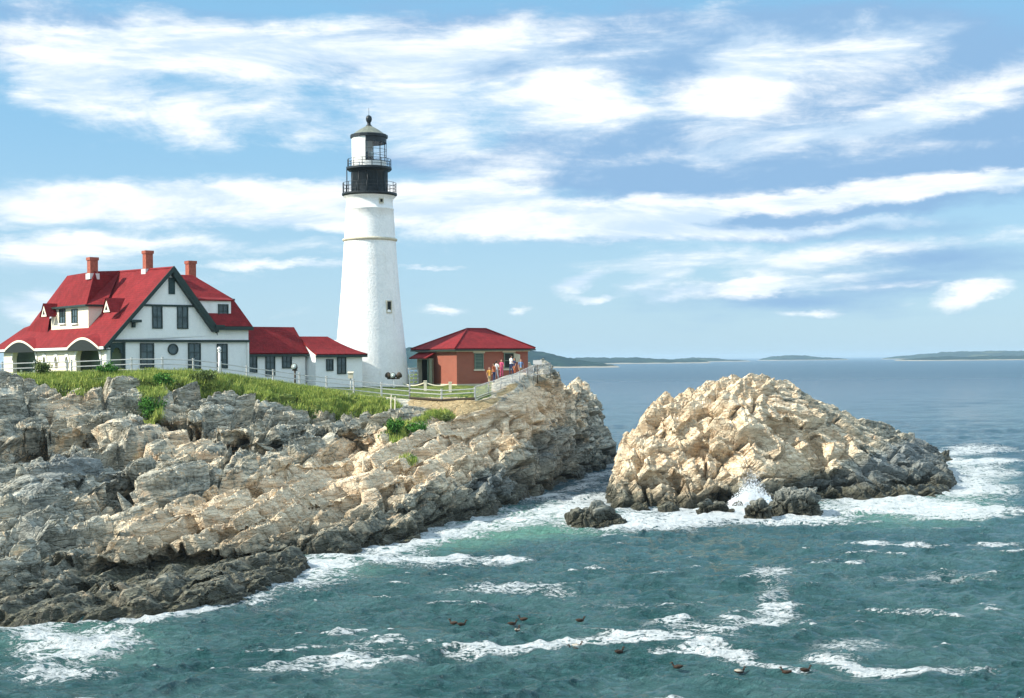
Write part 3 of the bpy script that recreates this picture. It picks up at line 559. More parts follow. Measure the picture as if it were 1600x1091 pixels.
# ================================================================== water
def make_water():
    ys = [30.]
    while ys[-1] < 26000:
        y = ys[-1]; py = H*F/y
        dpy = .62 if y < 1500 else .35
        ys.append(min(H*F/max(py-dpy, .12), y*1.25) if py > dpy+.2 else y*1.25)
    ys = np.array([-400, -60, 8, 20, 26]+ys)
    us = np.unique(np.concatenate([np.linspace(-.47, .47, 1150), np.array([-3, -2, -1.4, -1, -.8, -.6, .6, .8, 1, 1.4, 2, 3.])])); U, Y = np.meshgrid(us, ys)
    X = U*np.maximum(Y, 60)*1.; X = np.where(Y < 60, U*60, U*Y)
    x = X.ravel(); y = Y.ravel(); near = (y > 25) & (y < 900)
    z = np.zeros_like(x); rg = np.random.default_rng(5)
    row = np.gradient(ys); row = np.repeat(row, len(us)); xo = x.copy(); yo = y.copy()
    jx = (fbm(np.stack([x*.06, y*.06, 0*x], 1), 3, 9)-.5)*9; jy = (fbm(np.stack([x*.06, y*.06, 0*x+5], 1), 3, 19)-.5)*9
    for i in range(64):
        L = .4*(5/.4)**rg.random(); an = radians(-75+rg.normal()*34)
        a = (.0125 if L < 1.2 else .011)*L**.8; L, a = (L, a) if i > 7 else (7+i*1.6, .030); kx, ky = cos(an)*2*pi/L, sin(an)*2*pi/L; fade = np.clip((L/2-row)/(L/4), 0, 1)*near
        phs = kx*(x+jx)+ky*(y+jy)+rg.random()*7
        z += a*fade*np.sin(phs)*(1-.0*x); s_ = a*.75*fade*np.cos(phs); xo += cos(an)*s_; yo += sin(an)*s_
    # foam, by distance to every rock and by the patches the photograph shows
    px, py = proj(np.stack([x, y, 0*x], 1))
    FO = [(760,822,150,20,.85,12),(880,800,110,22,.75,15),(640,850,90,14,.9,10),(1020,812,150,18,1.05),(930,772,60,12,.2,20),(1010,822,120,14,.8),(1170,790,70,30,1.3),(1240,812,110,15,1.0),(1400,790,140,16,.95),(1330,800,200,14,.55),(1520,800,110,16,1.),
      (1530,702,70,10,1.1),(1530,722,80,8,1.),(1540,740,70,14,.8),(1520,765,90,14,1.),(1350,849,55,5,1.4),(1430,851,60,4,.9),(1550,850,60,4,.9),(1480,800,100,20,.8),
      (505,883,70,9,1.6),(580,872,80,9,1.0),(640,862,60,6,.8),(700,872,90,7,.9),(790,877,50,5,1.1),(480,905,70,10,.5),(700,880,200,14,.5),
      (120,1010,130,32,1.15,6),(60,990,60,20,.9),(90,1050,130,16,.9),(260,962,120,6,.9,8),(350,950,90,5,.8,8),(170,1005,90,16,.5),
      (800,1016,130,10,1.5,3),(960,1003,130,13,1.4,3),(1030,997,80,10,1.1),(1130,1021,70,15,1.5,-8),(1060,1018,80,8,.8),(1210,1040,90,7,.9,-8),(1210,930,44,60,.45,-10),(1215,965,60,18,.6),(1210,895,50,12,.6),(1180,975,60,10,.7),
      (1330,1042,80,9,1.2,-10),(1400,1048,90,9,1.0),(1300,1030,70,10,.8),(1340,1010,110,20,.5),(1500,1045,100,12,.7),(560,1035,140,16,.75,3),(600,1010,120,12,.6),(450,1050,110,10,.6),(780,920,130,11,.75,3),(860,926,70,6,.6),(1080,990,160,25,.5),(1450,900,200,14,.3),(1000,945,200,20,.3),
      (930,745,40,6,.6,15),(900,762,60,6,.5,15)]
    f = np.clip(patch(px, py, FO), 0, 1.25)*.45
    d1 = -sdist(x, y, COAST); d2 = -sdist(x, y, ISL); nn = fbm(np.stack([x*.3, y*.3, 0*x], 1), 3, 60)
    shore = np.maximum(np.exp(-np.maximum(d1, 0)/(.9+2.2*nn)), np.exp(-np.maximum(d2, 0)/(2.2+4*nn)))
    for (rx_, ry_, rr) in RK: shore = np.maximum(shore, np.exp(-np.maximum(np.hypot(x-rx_, y-ry_)-rr, 0)/1.3))
    hid = (d1 < -2)|(d2 < -2)
    f = f+shore*(.04+.60*nn)*((y < 260))*(1-.6*ss(y, 106, 116)*(x < 9))
    shallow = np.clip(patch(px, py, [(760,830,190,34,1.2,10),(880,815,150,34,1.2),(1400,800,220,34,1.),(1500,760,120,60,.8),(120,1000,190,60,.6),(520,885,120,24,.8)]), 0, 1.2)
    f = f+ss(z, .16, .27)*.32*(y < 160)
    z += (np.clip(f, 0, 1.4)-.2*hid)*.05*near
    # swells that stand up near the surf
    n = len(us); m_ = len(ys); i = np.arange(n*m_).reshape(m_, n); Fq = np.stack([i[:-1, :-1], i[:-1, 1:], i[1:, 1:], i[1:, :-1]], 2).reshape(-1, 4)
    me = mesh_np('sea_water', np.stack([xo, yo, z], 1), Fq, True); setattrs(me, 'foam', f); setattrs(me, 'shallow', shallow)
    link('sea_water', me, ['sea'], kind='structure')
def sea_mat():
    mt, k, b = newmat('sea'); g = k.n('ShaderNodeNewGeometry'); p = g.outputs['Position']
    foam = k.n('ShaderNodeAttribute', attribute_name='foam').outputs['Fac']; sh = k.n('ShaderNodeAttribute', attribute_name='shallow').outputs['Fac']
    s = k.n('ShaderNodeSeparateXYZ'); k.put(s.inputs[0], p)
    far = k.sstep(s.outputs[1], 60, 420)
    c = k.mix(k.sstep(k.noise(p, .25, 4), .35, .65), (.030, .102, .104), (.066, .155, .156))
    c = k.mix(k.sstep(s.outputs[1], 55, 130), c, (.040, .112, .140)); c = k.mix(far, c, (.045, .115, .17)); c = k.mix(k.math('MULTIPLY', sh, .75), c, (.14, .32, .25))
    pm = k.mapping(p, rot=(0, 0, .15), sc=(.55, 1.25, 1))
    a = k.noise(pm, 1.7, 7, .68, .9); d = k.noise(k.mapping(p, (7, 3, 0), (0, 0, -.2), (.8, 1.6, 1)), 3.3, 5, .7, .6)
    rid = k.math('SUBTRACT', 1., k.math('MULTIPLY', k.math('ABSOLUTE', k.math('SUBTRACT', a, .5)), 7.0))
    e_ = k.noise(k.mapping(p, (1, 9, 0), (0, 0, .1), (.7, 1.5, 1)), 9, 4, .75)
    big_ = k.noise(k.mapping(p, sc=(.35, 1., 1)), .45, 4, .6)
    tex = k.math('ADD', k.math('MULTIPLY', rid, .55), k.math('ADD', k.math('MULTIPLY', d, 1.3), k.math('ADD', k.math('MULTIPLY', e_, 1.5), k.math('MULTIPLY', big_, .9))))
    v = k.math('ADD', foam, k.math('SUBTRACT', tex, 2.0))
    fm = k.sstep(v, .40, .58)
    fm = k.math('MULTIPLY', fm, k.sstep(foam, .05, .22))
    c2 = k.mix(k.math('MULTIPLY', fm, .93), c, (.80, .84, .84))
    k.put(b.inputs['Base Color'], c2); k.put(b.inputs['Roughness'], k.math('ADD', k.math('MULTIPLY', fm, .6), k.sstep(s.outputs[1], 60, 900, .07, .32)))
    b.inputs['IOR'].default_value = 1.33
    h = k.math('ADD', k.noise(k.mapping(p, rot=(0, 0, .3), sc=(.6, 1.5, 1)), 2.6, 7, .68, .5), k.math('MULTIPLY', k.noise(k.mapping(p, rot=(0, 0, .2), sc=(.6, 1.3, 1)), .8, 4, .6), 1.1))
    h = k.math('ADD', h, k.math('MULTIPLY', k.noise(k.mapping(p, rot=(0, 0, -.1), sc=(.7, 1.5, 1)), 7, 3, .6), .35))
    h = k.math('ADD', h, k.math('MULTIPLY', k.math('MULTIPLY', k.sstep(s.outputs[1], 120, 500), 9.), k.noise(k.mapping(p, rot=(0, 0, .12), sc=(.35, 1.2, 1)), .22, 6, .65)))
    h = k.math('ADD', h, k.math('MULTIPLY', fm, .35))
    bp = bump(k, b, h, 1., .6)
sea_mat(); make_water()
# ================================================================== ground lookup on the finished headland
from mathutils.bvhtree import BVHTree
def make_bvh():
    me = bpy.data.objects['rocky_headland'].data
    v = np.zeros(len(me.vertices)*3, np.float32); me.vertices.foreach_get('co', v); v = v.reshape(-1, 3)
    l = np.zeros(len(me.loops), np.int32); me.loops.foreach_get('vertex_index', l); l = l.reshape(-1, 4)
    keep = (v[l[:, 0], 1] < 140); l = l[keep]
    return BVHTree.FromPolygons(v.tolist(), l.tolist())
BVH = make_bvh()
def gz(x, y, default=8.5):
    h = BVH.ray_cast(Vector((x, y, 40)), Vector((0, 0, -1)))
    return h[0].z if h[0] is not None else default
# ================================================================== lighthouse
TX, TY = P(580, 602, 125.)[:2]
def lighthouse():
    L = thing('lighthouse', 'tall white conical lighthouse tower with black watch room and lantern on top', 'lighthouse', (TX, TY, 8.4))
    zc = lambda y: H+(564.2-y)*125/F-8.4
    rr = lambda px: px*125/F
    k = MB(); pr = [(rr(61.5), -.8), (rr(59.5), zc(602)), (rr(57), zc(575)), (rr(52.3), zc(527)), (rr(48.6), zc(490)), (rr(45.2), zc(450)), (rr(42), zc(405)), (rr(40.3), zc(378))]
    k.lathe(pr, 72); k.build('tower_wall', 'tower_white', L)
    k = MB(); k.lathe([(rr(40.3), zc(378)), (rr(42.6), zc(376.5)), (rr(42.8), zc(374)), (rr(40.2), zc(373.4)), (rr(39.8), zc(373))], 72); k.build('belt_course', 'stone_trim', L)
    k = MB(); k.lathe([(rr(39.8), zc(373.2)), (rr(38.2), zc(345)), (rr(37.2), zc(329)), (rr(37.8), zc(328.5)), (rr(37.8), zc(327)), (rr(36.8), zc(326.5)), (rr(36), zc(315)), (rr(37.5), zc(311)), (rr(41), zc(307.6))], 72)
    k.build('upper_tower_wall', 'tower_white', L)
    def deck(y0, y1, r, name):
        k = MB(); k.lathe([(rr(r*.6), zc(y0)-.02), (rr(r*.93), zc(y0)), (rr(r), zc(y0)+.12), (rr(r), zc(y1)), (0.01, zc(y1)+.02)], 64, smooth=False); return k.build(name, 'black_iron', L)
    deck(307.5, 303, 43, 'gallery_deck')
    k = MB(); k.lathe([(rr(28), zc(303)), (rr(28), zc(270)), (rr(31), zc(267))], 48)
    for a in np.linspace(0, 2*pi, 12, endpoint=False): k.tube([(rr(28.2)*cos(a), rr(28.2)*sin(a), zc(303)), (rr(28.2)*cos(a), rr(28.2)*sin(a), zc(270))], .035, 5)
    k.build('watch_room', 'black_iron', L)
    deck(267.5, 262.5, 35, 'lantern_deck')
    def rail(r, y0, y1, n, name, levels=3):
        k = MB(); z0, z1 = zc(y0), zc(y1)
        for a in np.linspace(0, 2*pi, n, endpoint=False): k.tube([(r*cos(a), r*sin(a), z0), (r*cos(a), r*sin(a), z1+.03)], .035, 6)
        for q in range(levels):
            z = z0+(z1-z0)*(q+1)/levels; k.tube([(r*cos(a), r*sin(a), z) for a in np.linspace(0, 2*pi, 49)], .022, 5, cap=False)
        return k.build(name, 'black_iron', L)
    rail(rr(41.5), 303, 287, 16, 'gallery_railing'); rail(rr(33.8), 262.5, 250, 14, 'lantern_railing')
    k = MB()
    for s in (-1, 1): k.tube([(-rr(34)+.0, s*.16-.6, zc(303)), (-rr(34), s*.16-.6, zc(262))], .03, 5)
    for q in range(9): z = zc(303)+(zc(262)-zc(303))*(q+.5)/9; k.tube([(-rr(34), -.76, z), (-rr(34), -.44, z)], .02, 4)
    k.build('gallery_ladder', 'black_iron', L)
    # lantern: blank white panels on the landward half, panes on the seaward half
    R = rr(27); z0, z1 = zc(262.5), zc(215)
    a0, a1 = radians(-96), radians(84)
    k = MB(); k.lathe([(R, z0), (R, z1)], 30, a0=a1, a1=a0+2*pi, smooth=True); k.lathe([(R-.08, z1), (R-.08, z0)], 30, a0=a1, a1=a0+2*pi); k.build('blank_panel', 'white_paint', L)
    k = MB(); k.lathe([(R, z0), (R, z0+.5)], 24, a0=a0, a1=a1); k.lathe([(R-.06, z0+.5), (R-.06, z0)], 24, a0=a0, a1=a1); k.build('lantern_base_wall', 'white_paint', L)
    k = MB(); k.lathe([(R-.03, z0+.5), (R-.03, z1-.55)], 24, a0=a0, a1=a1); k.build('lantern_pane', 'lantern_glass', L)
    k = MB(); k.lathe([(R+.01, z1-.55), (R+.01, z1)], 24, a0=a0, a1=a1); k.lathe([(R-.05, z1), (R-.05, z1-.55)], 24, a0=a0, a1=a1); k.build('lantern_head_band', 'black_iron', L)
    k = MB()
    for a in np.linspace(a0, a1, 8): k.tube([(R*cos(a), R*sin(a), z0+.5), (R*cos(a), R*sin(a), z1-.5)], .022, 5)
    for z in (z0+.52, z0+1.05, z0+1.6): k.tube([(R*cos(a), R*sin(a), z) for a in np.linspace(a0, a1, 20)], .018, 5)
    k.build('lantern_muntin', 'black_iron', L)
    k = MB(); k.lathe([(.0, z0+.3), (.22, z0+.35), (.22, z0+.8), (.40, z0+.85), (.40, z0+1.45), (.0, z0+1.55)], 20, smooth=False); lens = k.build('beacon_lens', 'black_iron', L)
    k = MB(); k.tube([(.2, -.52, z0+1.2), (.2, -.66, z0+1.2)], .28, 14); k.build('lens_glass', 'lens_glass', lens)
    k = MB(); k.lathe([(rr(27.5), zc(216)), (rr(29.5), zc(216)), (rr(29.5), zc(212)), (rr(27.8), zc(211))], 16, smooth=False); k.build('roof_eave', 'black_iron', L)
    k = MB(); k.lathe([(rr(28.4), zc(212.5)), (rr(15), zc(203)), (rr(5), zc(197.5)), (rr(4), zc(196))], 16, smooth=False); k.build('lantern_roof', 'copper_roof', L)
    k = MB(); k.lathe([(rr(5.2), zc(199)), (rr(5), zc(197)), (rr(3), zc(195)), (rr(2.6), zc(192)), (rr(4.2), zc(189.5)), (rr(4.9), zc(186)), (rr(4.2), zc(182.6)), (rr(2), zc(180.6)), (.01, zc(180))], 20); k.build('ventilator_ball', 'black_iron', L)
    k = MB(); k.tube([(0, 0, zc(181)), (0, 0, zc(169))], .018, 5); k.build('lightning_rod', 'black_iron', L)
    # windows set into the wall
    def port(px, py, w_, h_, name):
        z = zc(py); r = np.interp(z, [p[1] for p in pr]+[zc(345), zc(315)], [p[0] for p in pr]+[rr(38.2), rr(36)])
        cx = rr(px-(564.2-py)*-.0087-580)
        cx = P(px, py, 125-r)[0]-TX
        a = math.asin(max(-1, min(1, cx/r))); rz = a
        f = MB(); hw, hh = w_/2, h_/2
        def T(x, y, zz): return (r*sin(a)+x*cos(a)-y*sin(a)*-1*-1, -r*cos(a)+x*sin(a)+y*cos(a), z+zz)
        def bx(mb, x0, x1, y0, y1, z0, z1):
            mb.add([T(x0, y0, z0), T(x1, y0, z0), T(x1, y1, z0), T(x0, y1, z0), T(x0, y0, z1), T(x1, y0, z1), T(x1, y1, z1), T(x0, y1, z1)], [(0, 3, 2, 1), (4, 5, 6, 7), (0, 1, 5, 4), (1, 2, 6, 5), (2, 3, 7, 6), (3, 0, 4, 7)])
        t = .09
        bx(f, -hw-t, -hw, -.07, .3, -hh-t, hh+t); bx(f, hw, hw+t, -.07, .3, -hh-t, hh+t); bx(f, -hw, hw, -.07, .3, hh, hh+t); bx(f, -hw-.06, hw+.06, -.12, .3, -hh-t-.02, -hh)
        o = f.build(name, 'stone_trim', L); g = MB(); bx(g, -hw, hw, -.02, .2, -hh, hh); g.build('pane', 'dark_inside', o)
    port(606.5, 481, .42, .95, 'window'); port(595, 317, .28, .28, 'window')
lighthouse()
# ================================================================== frame of the keeper's house and passages
AL = radians(40); HO = P(268, 420, 108.); ux, uy, vx, vy = cos(AL), sin(AL), -sin(AL), cos(AL); ZB = 9.6
def FP(px, py, t=0.):
    r = P(px, py, 1.); ox, oy = HO[0]+t*vx, HO[1]+t*vy; s = (r[0]*oy-ox)/(ux-r[0]*uy); return s, P(px, py, oy+s*uy)[2]-ZB
def LP(px, py, s=0.):
    r = P(px, py, 1.); ox, oy = HO[0]+s*ux, HO[1]+s*uy; t = (r[0]*oy-ox)/(vx-r[0]*vy); return t, P(px, py, oy+t*vy)[2]-ZB
def frame_window(parent, ax, c0, c1, z0, z1, off, out, frame='dark_trim', glass='window_glass', name='window', bars=(1, 1), t=.09, sill=None):
    """a window on a wall plane; ax 's' = plane t=off facing -t, ax 't' = plane s=off facing -s, ax 'e' = plane s=off facing +s"""
    def bx(mb, a, b, za, zb, d0, d1, m=0):
        if ax == 's': mb.box((a, off-d1, za), (b, off-d0, zb), m)
        elif ax == 't': mb.box((off-d1, a, za), (off-d0, b, zb), m)
        else: mb.box((off+d0, a, za), (off+d1, b, zb), m)
    f = MB(); bx(f, c0-t, c0, z0-t, z1+t, -.05, .08); bx(f, c1, c1+t, z0-t, z1+t, -.05, .08); bx(f, c0, c1, z1, z1+t, -.05, .08); bx(f, c0, c1, z0-t, z0, -.05, .08)
    o = f.build(name, frame, parent)
    g = MB(); bx(g, c0, c1, z0, z1, -.04, .02); g.build('pane', glass, o)
    if bars != (1, 1):
        b_ = MB()
        for i in range(1, bars[0]): c = c0+(c1-c0)*i/bars[0]; bx(b_, c-.025, c+.025, z0, z1, .021, .05)
        for i in range(1, bars[1]): c = z0+(z1-z0)*i/bars[1]; bx(b_, c0, c1, c-.03, c+.03, .022, .047)
        b_.build('glazing_bar', frame, o)
    if sill:
        b_ = MB(); bx(b_, c0-.15, c1+.15, z0-t-.1, z0-t, -.05, .16); b_.build('sill', sill, o)
    return o
def shutter(parent, c0, c1, z0, z1, off, name='shutter'):
    m_ = MB(); m_.box((c0, off-.07, z0), (c1, off-.01, z1))
    n = max(4, int((z1-z0)/.16))
    for i in range(n): z = z0+.06+(z1-z0-.12)*i/n; m_.box((c0+.06, off-.095, z), (c1-.06, off-.07, z+.07))
    return m_.build(name, 'shutter_green', parent)
def house():
    R = thing('keepers_house', 'large white keeper house with steep red shingle roofs, front gable and arched porch', 'house', (HO[0], HO[1], ZB), AL)
    sL, zE = FP(163, 541, -.4); sR, zRE = FP(342, 515, -.4); zA = FP(268, 416, -.4)[1]
    sJ, zJ = FP(170, 532); sG, zG = FP(195, 535); sW = FP(388, 512)[0]; zWe = FP(388, 513)[1]; zB_ = FP(300, 535)[1]
    # walls
    k = MB(); th = 12.
    def zroof(s): return (zA+(zE-zA)*s/sL if s < 0 else zA+(zRE-zA)*s/sR)-.35
    s1 = 4.0
    k.slab([(sJ, 0, zJ+.05), (s1, 0, zJ+.05), (s1, 0, zroof(s1)), (0, 0, zroof(0)), (sJ, 0, zroof(sJ))], 1, vec=(0, th, 0)); k.build('gable_wall', 'white_wall', R)
    k = MB(); k.box((sG, .12, -1.2), (s1, th, zJ+.05)); k.build('ground_floor_wall', 'white_wall', R)
    k = MB(); k.box((s1, .0, zB_+.05), (sW, 9, zWe)); k.build('wing_wall', 'white_wall', R)
    k = MB(); k.box((s1+.001, .12, -1.2), (sW, 9, zB_+.05)); k.build('wing_ground_wall', 'white_wall', R)
    # trims
    k = MB(); k.box((sJ-.1, -.12, zJ-.12), (sW+.08, .02, zJ+.06)); k.build('band_board', 'dark_trim', R)
    a, za = FP(226, 477); b_, _ = FP(310, 477); k = MB(); k.box((a-.1, -.1, za-.08), (b_+.1, .02, za+.08)); k.build('gable_board', 'dark_trim', R)
    for px in (195, 388): c = FP(px, 540)[0]; k = MB(); k.box((c-.1, .02 if px == 195 else -.03, -1.2), (c+.06, .22, zJ-.1)); k.build('corner_board', 'dark_trim' if px == 195 else 'white_paint', R)
    # main roof: left plane, right plane
    k = MB(); T1 = 24.
    k.slab([(sL, -.4, zE), (0, -.4, zA), (0, 11., zA+.25), (-3., 14.2, zA-3.3), (sL*.72, 20.5, zE+1.9), (sL, T1, zE)], .22); lr = k.build('roof', 'red_shingle', R)
    k = MB(); k.slab([(0, -.4, zA), (sR, -.4, zRE), (sR, 11., zRE), (0, 11., zA+.25)], .22); k.build('roof', 'red_shingle', R)
    # boards along the rakes and the deep dark soffit of the right rake
    def rake(p, q, wd, dp, name='rake_board'):
        k = MB(); d = Vector(q)-Vector(p); d.normalize(); n = Vector((-d.z, 0, d.x)); n = n if n.z > 0 else -n
        A, B = Vector(p), Vector(q)
        k.slab([A-n*wd, B-n*wd, B+n*.03, A+n*.03], 1, vec=(0, dp, 0)); return k.build(name, 'dark_trim', R)
    rake((sL, -.47, zE-.02), (0, -.47, zA+.0), .26, .06); rake((0, -.471, zA), (sR+.02, -.471, zRE), .30, .06)
    k = MB(); dx, dz = sR, zRE-zA; k.slab([(0, -.45, zA-.24), (sR-.05, -.45, zRE-.2), (sR-.45, -.45, zRE-.2), (-.05, -.45, zA-.72)], 1, vec=(0, .42, 0)); k.build('soffit', 'dark_trim', R)
    for (px, py) in ((208, 502), (338, 510)):
        s_, z_ = FP(px, py); k = MB(); k.box((s_-.35, -.6, z_-.1), (s_+.45, -.0, z_+.1)); k.box((s_-.15, -.35, z_-.5), (s_+.05, -.01, z_-.1)); k.build('bracket', 'dark_trim', R)
    # front windows
    s0, z1 = FP(238, 478); s1_, z0 = FP(252, 512); s2, _ = FP(278, 500); s3, _ = FP(293, 500)
    frame_window(R, 's', s0+.05, s1_, z0, z1-.05, 0, 0, bars=(2, 2)); frame_window(R, 's', s2, s3-.05, z0, z1-.05, 0, 0, bars=(2, 2))
    s0, z1 = FP(263, 434); s1_, z0 = FP(273, 460); shutter(R, s0, s1_, z0, z1, 0, 'gable_louver')
    for (a, b_, t0, t1) in ((219, 240, 536, 574), (294, 313, 536, 576), (339, 355, 537, 574)):
        s0, z1 = FP(a, t0, .12); s1_, z0 = FP(b_, t1, .12); frame_window(R, 's', s0+.06, s1_-.06, z0, z1-.1, .12, 0, bars=(2, 3))
    # round window
    s0, z0 = FP(270, 546, .12); k = MB(); n = 28
    V = []
    for r_, y in ((.36, 0), (.45, 0), (.45, .1), (.36, .1)): V += [(s0+r_*cos(2*pi*i/n), .12-y+.01, z0+r_*sin(2*pi*i/n)) for i in range(n)]
    k.add(V, [(a*n+i, a*n+(i+1) % n, ((a+1) % 4)*n+(i+1) % n, ((a+1) % 4)*n+i) for a in range(4) for i in range(n)]); rw = k.build('round_window', 'dark_trim', R)
    k = MB(); k.slab([(s0+.37*cos(2*pi*i/n), .09, z0+.37*sin(2*pi*i/n)) for i in range(n)], 1, vec=(0, .04, 0)); k.build('pane', 'window_glass', rw)
    # porch: arcade wall with real openings, roofed passage behind it
    sA = sL+.35; zE2 = zE-.12
    def arch_wall(name, t0, t1, ops, s_, th=.35, z0=-1.3, z1=zE2, mt='cream_wall', axis='t'):
        k = MB(); ts = np.unique(np.round(np.concatenate([np.arange(t0, t1, .12), [t1]]+[[c-w_/2, c+w_/2, c-w_/2+.03, c+w_/2-.03] for c, w_, zs, zt, zb in ops]), 3)); ts = ts[(ts >= t0) & (ts <= t1)]
        def lo(t):
            for c, w_, zs, zt, zb in ops:
                if abs(t-c) < w_/2-1e-4: q = 1-((t-c)/(w_/2))**2; return zs+(zt-zs)*sqrt(max(q, 0)), zb
            return None
        for a, b_ in zip(ts[:-1], ts[1:]):
            l = lo((a+b_)/2); bxs = [(z0, z1)] if l is None else [(l[0], z1)]+([(z0, l[1])] if l[1] > z0 else [])
            bxs = [(za, zb+(bulge((a+b_)/2) if (axis == 't' and zb == z1) else 0)) for za, zb in bxs]
            for za, zb in bxs:
                if axis == 't': k.box((s_, a, za), (s_+th, b_, zb))
                else: k.box((a, s_, za), (b_, s_+th, zb))
        return k.build(name, mt, R)
    def tc(px): return LP(px, 560, sA)[0]
    def zc(px, py): return LP(px, py, sA)[1]
    tb0, tb1 = tc(157), tc(119); cb = (tb0+tb1)/2; wb = tb1-tb0
    ops = [(cb, wb, zc(137, 562), zE+.28, -1.3)]
    ta0, ta1 = tc(57), tc(20); ops.append(((ta0+ta1)/2, ta1-ta0, zc(40, 562), zE+.28, -1.3))
    def bulge(t): return sum(max(0., .78*cos(min(1., abs(t-c)/(w_/2+.75))*pi/2)-.0) for c, w_, *_ in ops[:2])
    sm = []
    for px in (105, 88, 70): c = tc(px); sm.append((c, .62, zc(px, 566), zc(px, 557), zc(px, 576)))
    arch_wall('arcade_wall', .1, 22., ops+sm, sA)
    for (c, w_, zs, zt, zb) in ops+sm:                     # raised arch surrounds
        k = MB(); wd = .26 if w_ < 1 else .3; pr_ = []
        for a in np.linspace(0, pi, 21): pr_.append((c+w_/2*cos(a), zs+(zt-zs)*sin(a), c+(w_/2+wd)*cos(a), zs+(zt-zs+wd)*sin(a)))
        V = []
        for (a1_, b1_, a2_, b2_) in pr_: V += [(sA-.08, a1_, b1_), (sA-.08, a2_, b2_), (sA+.02, a2_, b2_), (sA+.02, a1_, b1_)]
        Fs = [(i*4+q, i*4+(q+1) % 4, (i+1)*4+(q+1) % 4, (i+1)*4+q) for i in range(20) for q in range(4)]+[(0, 1, 2, 3), (83, 82, 81, 80)]
        k.add(V, Fs); k.build('arch_surround', 'white_paint', R)
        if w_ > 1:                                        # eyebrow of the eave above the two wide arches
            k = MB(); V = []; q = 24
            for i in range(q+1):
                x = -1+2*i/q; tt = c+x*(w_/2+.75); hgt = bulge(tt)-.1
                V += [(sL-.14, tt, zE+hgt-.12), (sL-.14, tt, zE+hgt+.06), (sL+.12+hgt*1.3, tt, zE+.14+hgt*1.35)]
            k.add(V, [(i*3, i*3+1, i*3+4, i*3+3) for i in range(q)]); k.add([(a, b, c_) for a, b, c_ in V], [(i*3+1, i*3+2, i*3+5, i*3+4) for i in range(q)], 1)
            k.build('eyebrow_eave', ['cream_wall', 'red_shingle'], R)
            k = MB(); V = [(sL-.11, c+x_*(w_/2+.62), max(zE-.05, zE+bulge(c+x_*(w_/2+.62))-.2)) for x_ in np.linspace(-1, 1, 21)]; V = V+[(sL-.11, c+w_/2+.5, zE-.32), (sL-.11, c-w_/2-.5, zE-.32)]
            k.slab(V, 1, vec=(.2, 0, 0)); k.build('arch_shade_panel', 'dark_inside', R)  # dark panel painted in for the shade under the eyebrow vault
    cuts = sorted((c-w_/2-.45, c+w_/2+.45) for c, w_, *_ in ops[:2]); ed = [-.38]+[q for c_ in cuts for q in c_]+[T1-.2]
    for a_, b2 in zip(ed[::2], ed[1::2]):
        if b2-a_ < .1: continue
        k = MB(); k.box((sL-.06, a_, zE-.30), (sL+.5, b2, zE-.225)); k.build('eave_board', 'dark_trim', R)
        k = MB(); k.box((sL-.10, a_, zE-.222), (sL-.02, b2, zE-.02)); k.build('gutter', 'white_paint', R)
    # porch side opening on the front
    s0 = sA; sp_, zp = FP(182, 543, .1); arch_wall('porch_front_wall', s0+.36, sG-.01, [((s0+sG)/2+.15, (sG-s0)*.62, zJ-1.6, zJ-.55, -1.3)], .1, .3, -1.3, zJ-.13, 'shutter_green', 's')
    k = MB(); k.box((sG-.02, .45, -1.2), (sG+.02, 23, zJ-.3)); k.box((sA+.4, 22.5, -1.2), (sG-.03, 22.8, zJ-.3)); k.build('porch_back_wall', 'green_door', R)
    k = MB(); k.box((sA-.02, .02, -1.2), (sA+.28, .34, zE2)); k.build('porch_post', 'white_paint', R)
    # left cross wing above the porch roof
    sT = -3.0; tA, zT = LP(148, 424, sT); tE_, zT2 = LP(105, 431, sT); tB, zBb = LP(188, 423, 0); tD, zD = LP(135, 476, -4.2); tC, zC = LP(165, 479, -3.05); tL, zL = LP(78, 476, -4.3)
    k = MB()
    A_, B__, C_, D_, E_, L_ = (sT, tA, zT), (0, tB, zA+.2), (-3.1, tC, zC), (-4.2, tD, zD), (sT, tE_, zT2), (-4.2, tL, zD+.0)
    G_ = (0, tB+9, zA+.2); K_ = (-4.9, tL+6.5, zD-1.6); hip = LP(40, 505, -4.7)
    zmn = lambda s: zA+(zE-zA)*s/sL
    K_ = (-4.3, LP(41, 508, -4.3)[0], zmn(-4.3)+.05)
    k.add([A_, B__, C_, D_, E_, L_, G_, K_, (-4.6, tL, zmn(-4.6)-.3), (-3.1, tC, zC-.6), (-4.55, tD, zD-2)], [(3, 2, 1, 0), (0, 4, 5, 3), (0, 1, 6, 4), (4, 7, 5), (5, 7, 8), (4, 6, 7)])
    k.build('cross_roof', 'red_shingle', R)
    # shed dormer with its windows and the two triangular vents
    sD = -4.35; d0, zt = LP(138, 479, sD); d1, _ = LP(80, 481, sD); _, zb = LP(110, 509, sD)
    k = MB(); k.box((sD, d0, zb-.5), (-2.2, d1, zt)); dm = k.build('dormer', 'cream_wall', R)
    k = MB(); k.box((sD-.35, d0-.25, zt), (-2.6, d1+.25, zt+.16)); k.build('dormer_roof', 'dark_trim', dm)
    for (a, b_) in ((102, 94), (121, 113)):
        w0 = LP(a, 490, sD)[0]; w1 = LP(b_, 490, sD)[0]; z1_ = LP(a, 484, sD)[1]; z0_ = LP(a, 504, sD)[1]; frame_window(dm, 't', w0, w1, z0_, z1_, sD, 0, bars=(2, 2), t=.06, sill='white_paint')
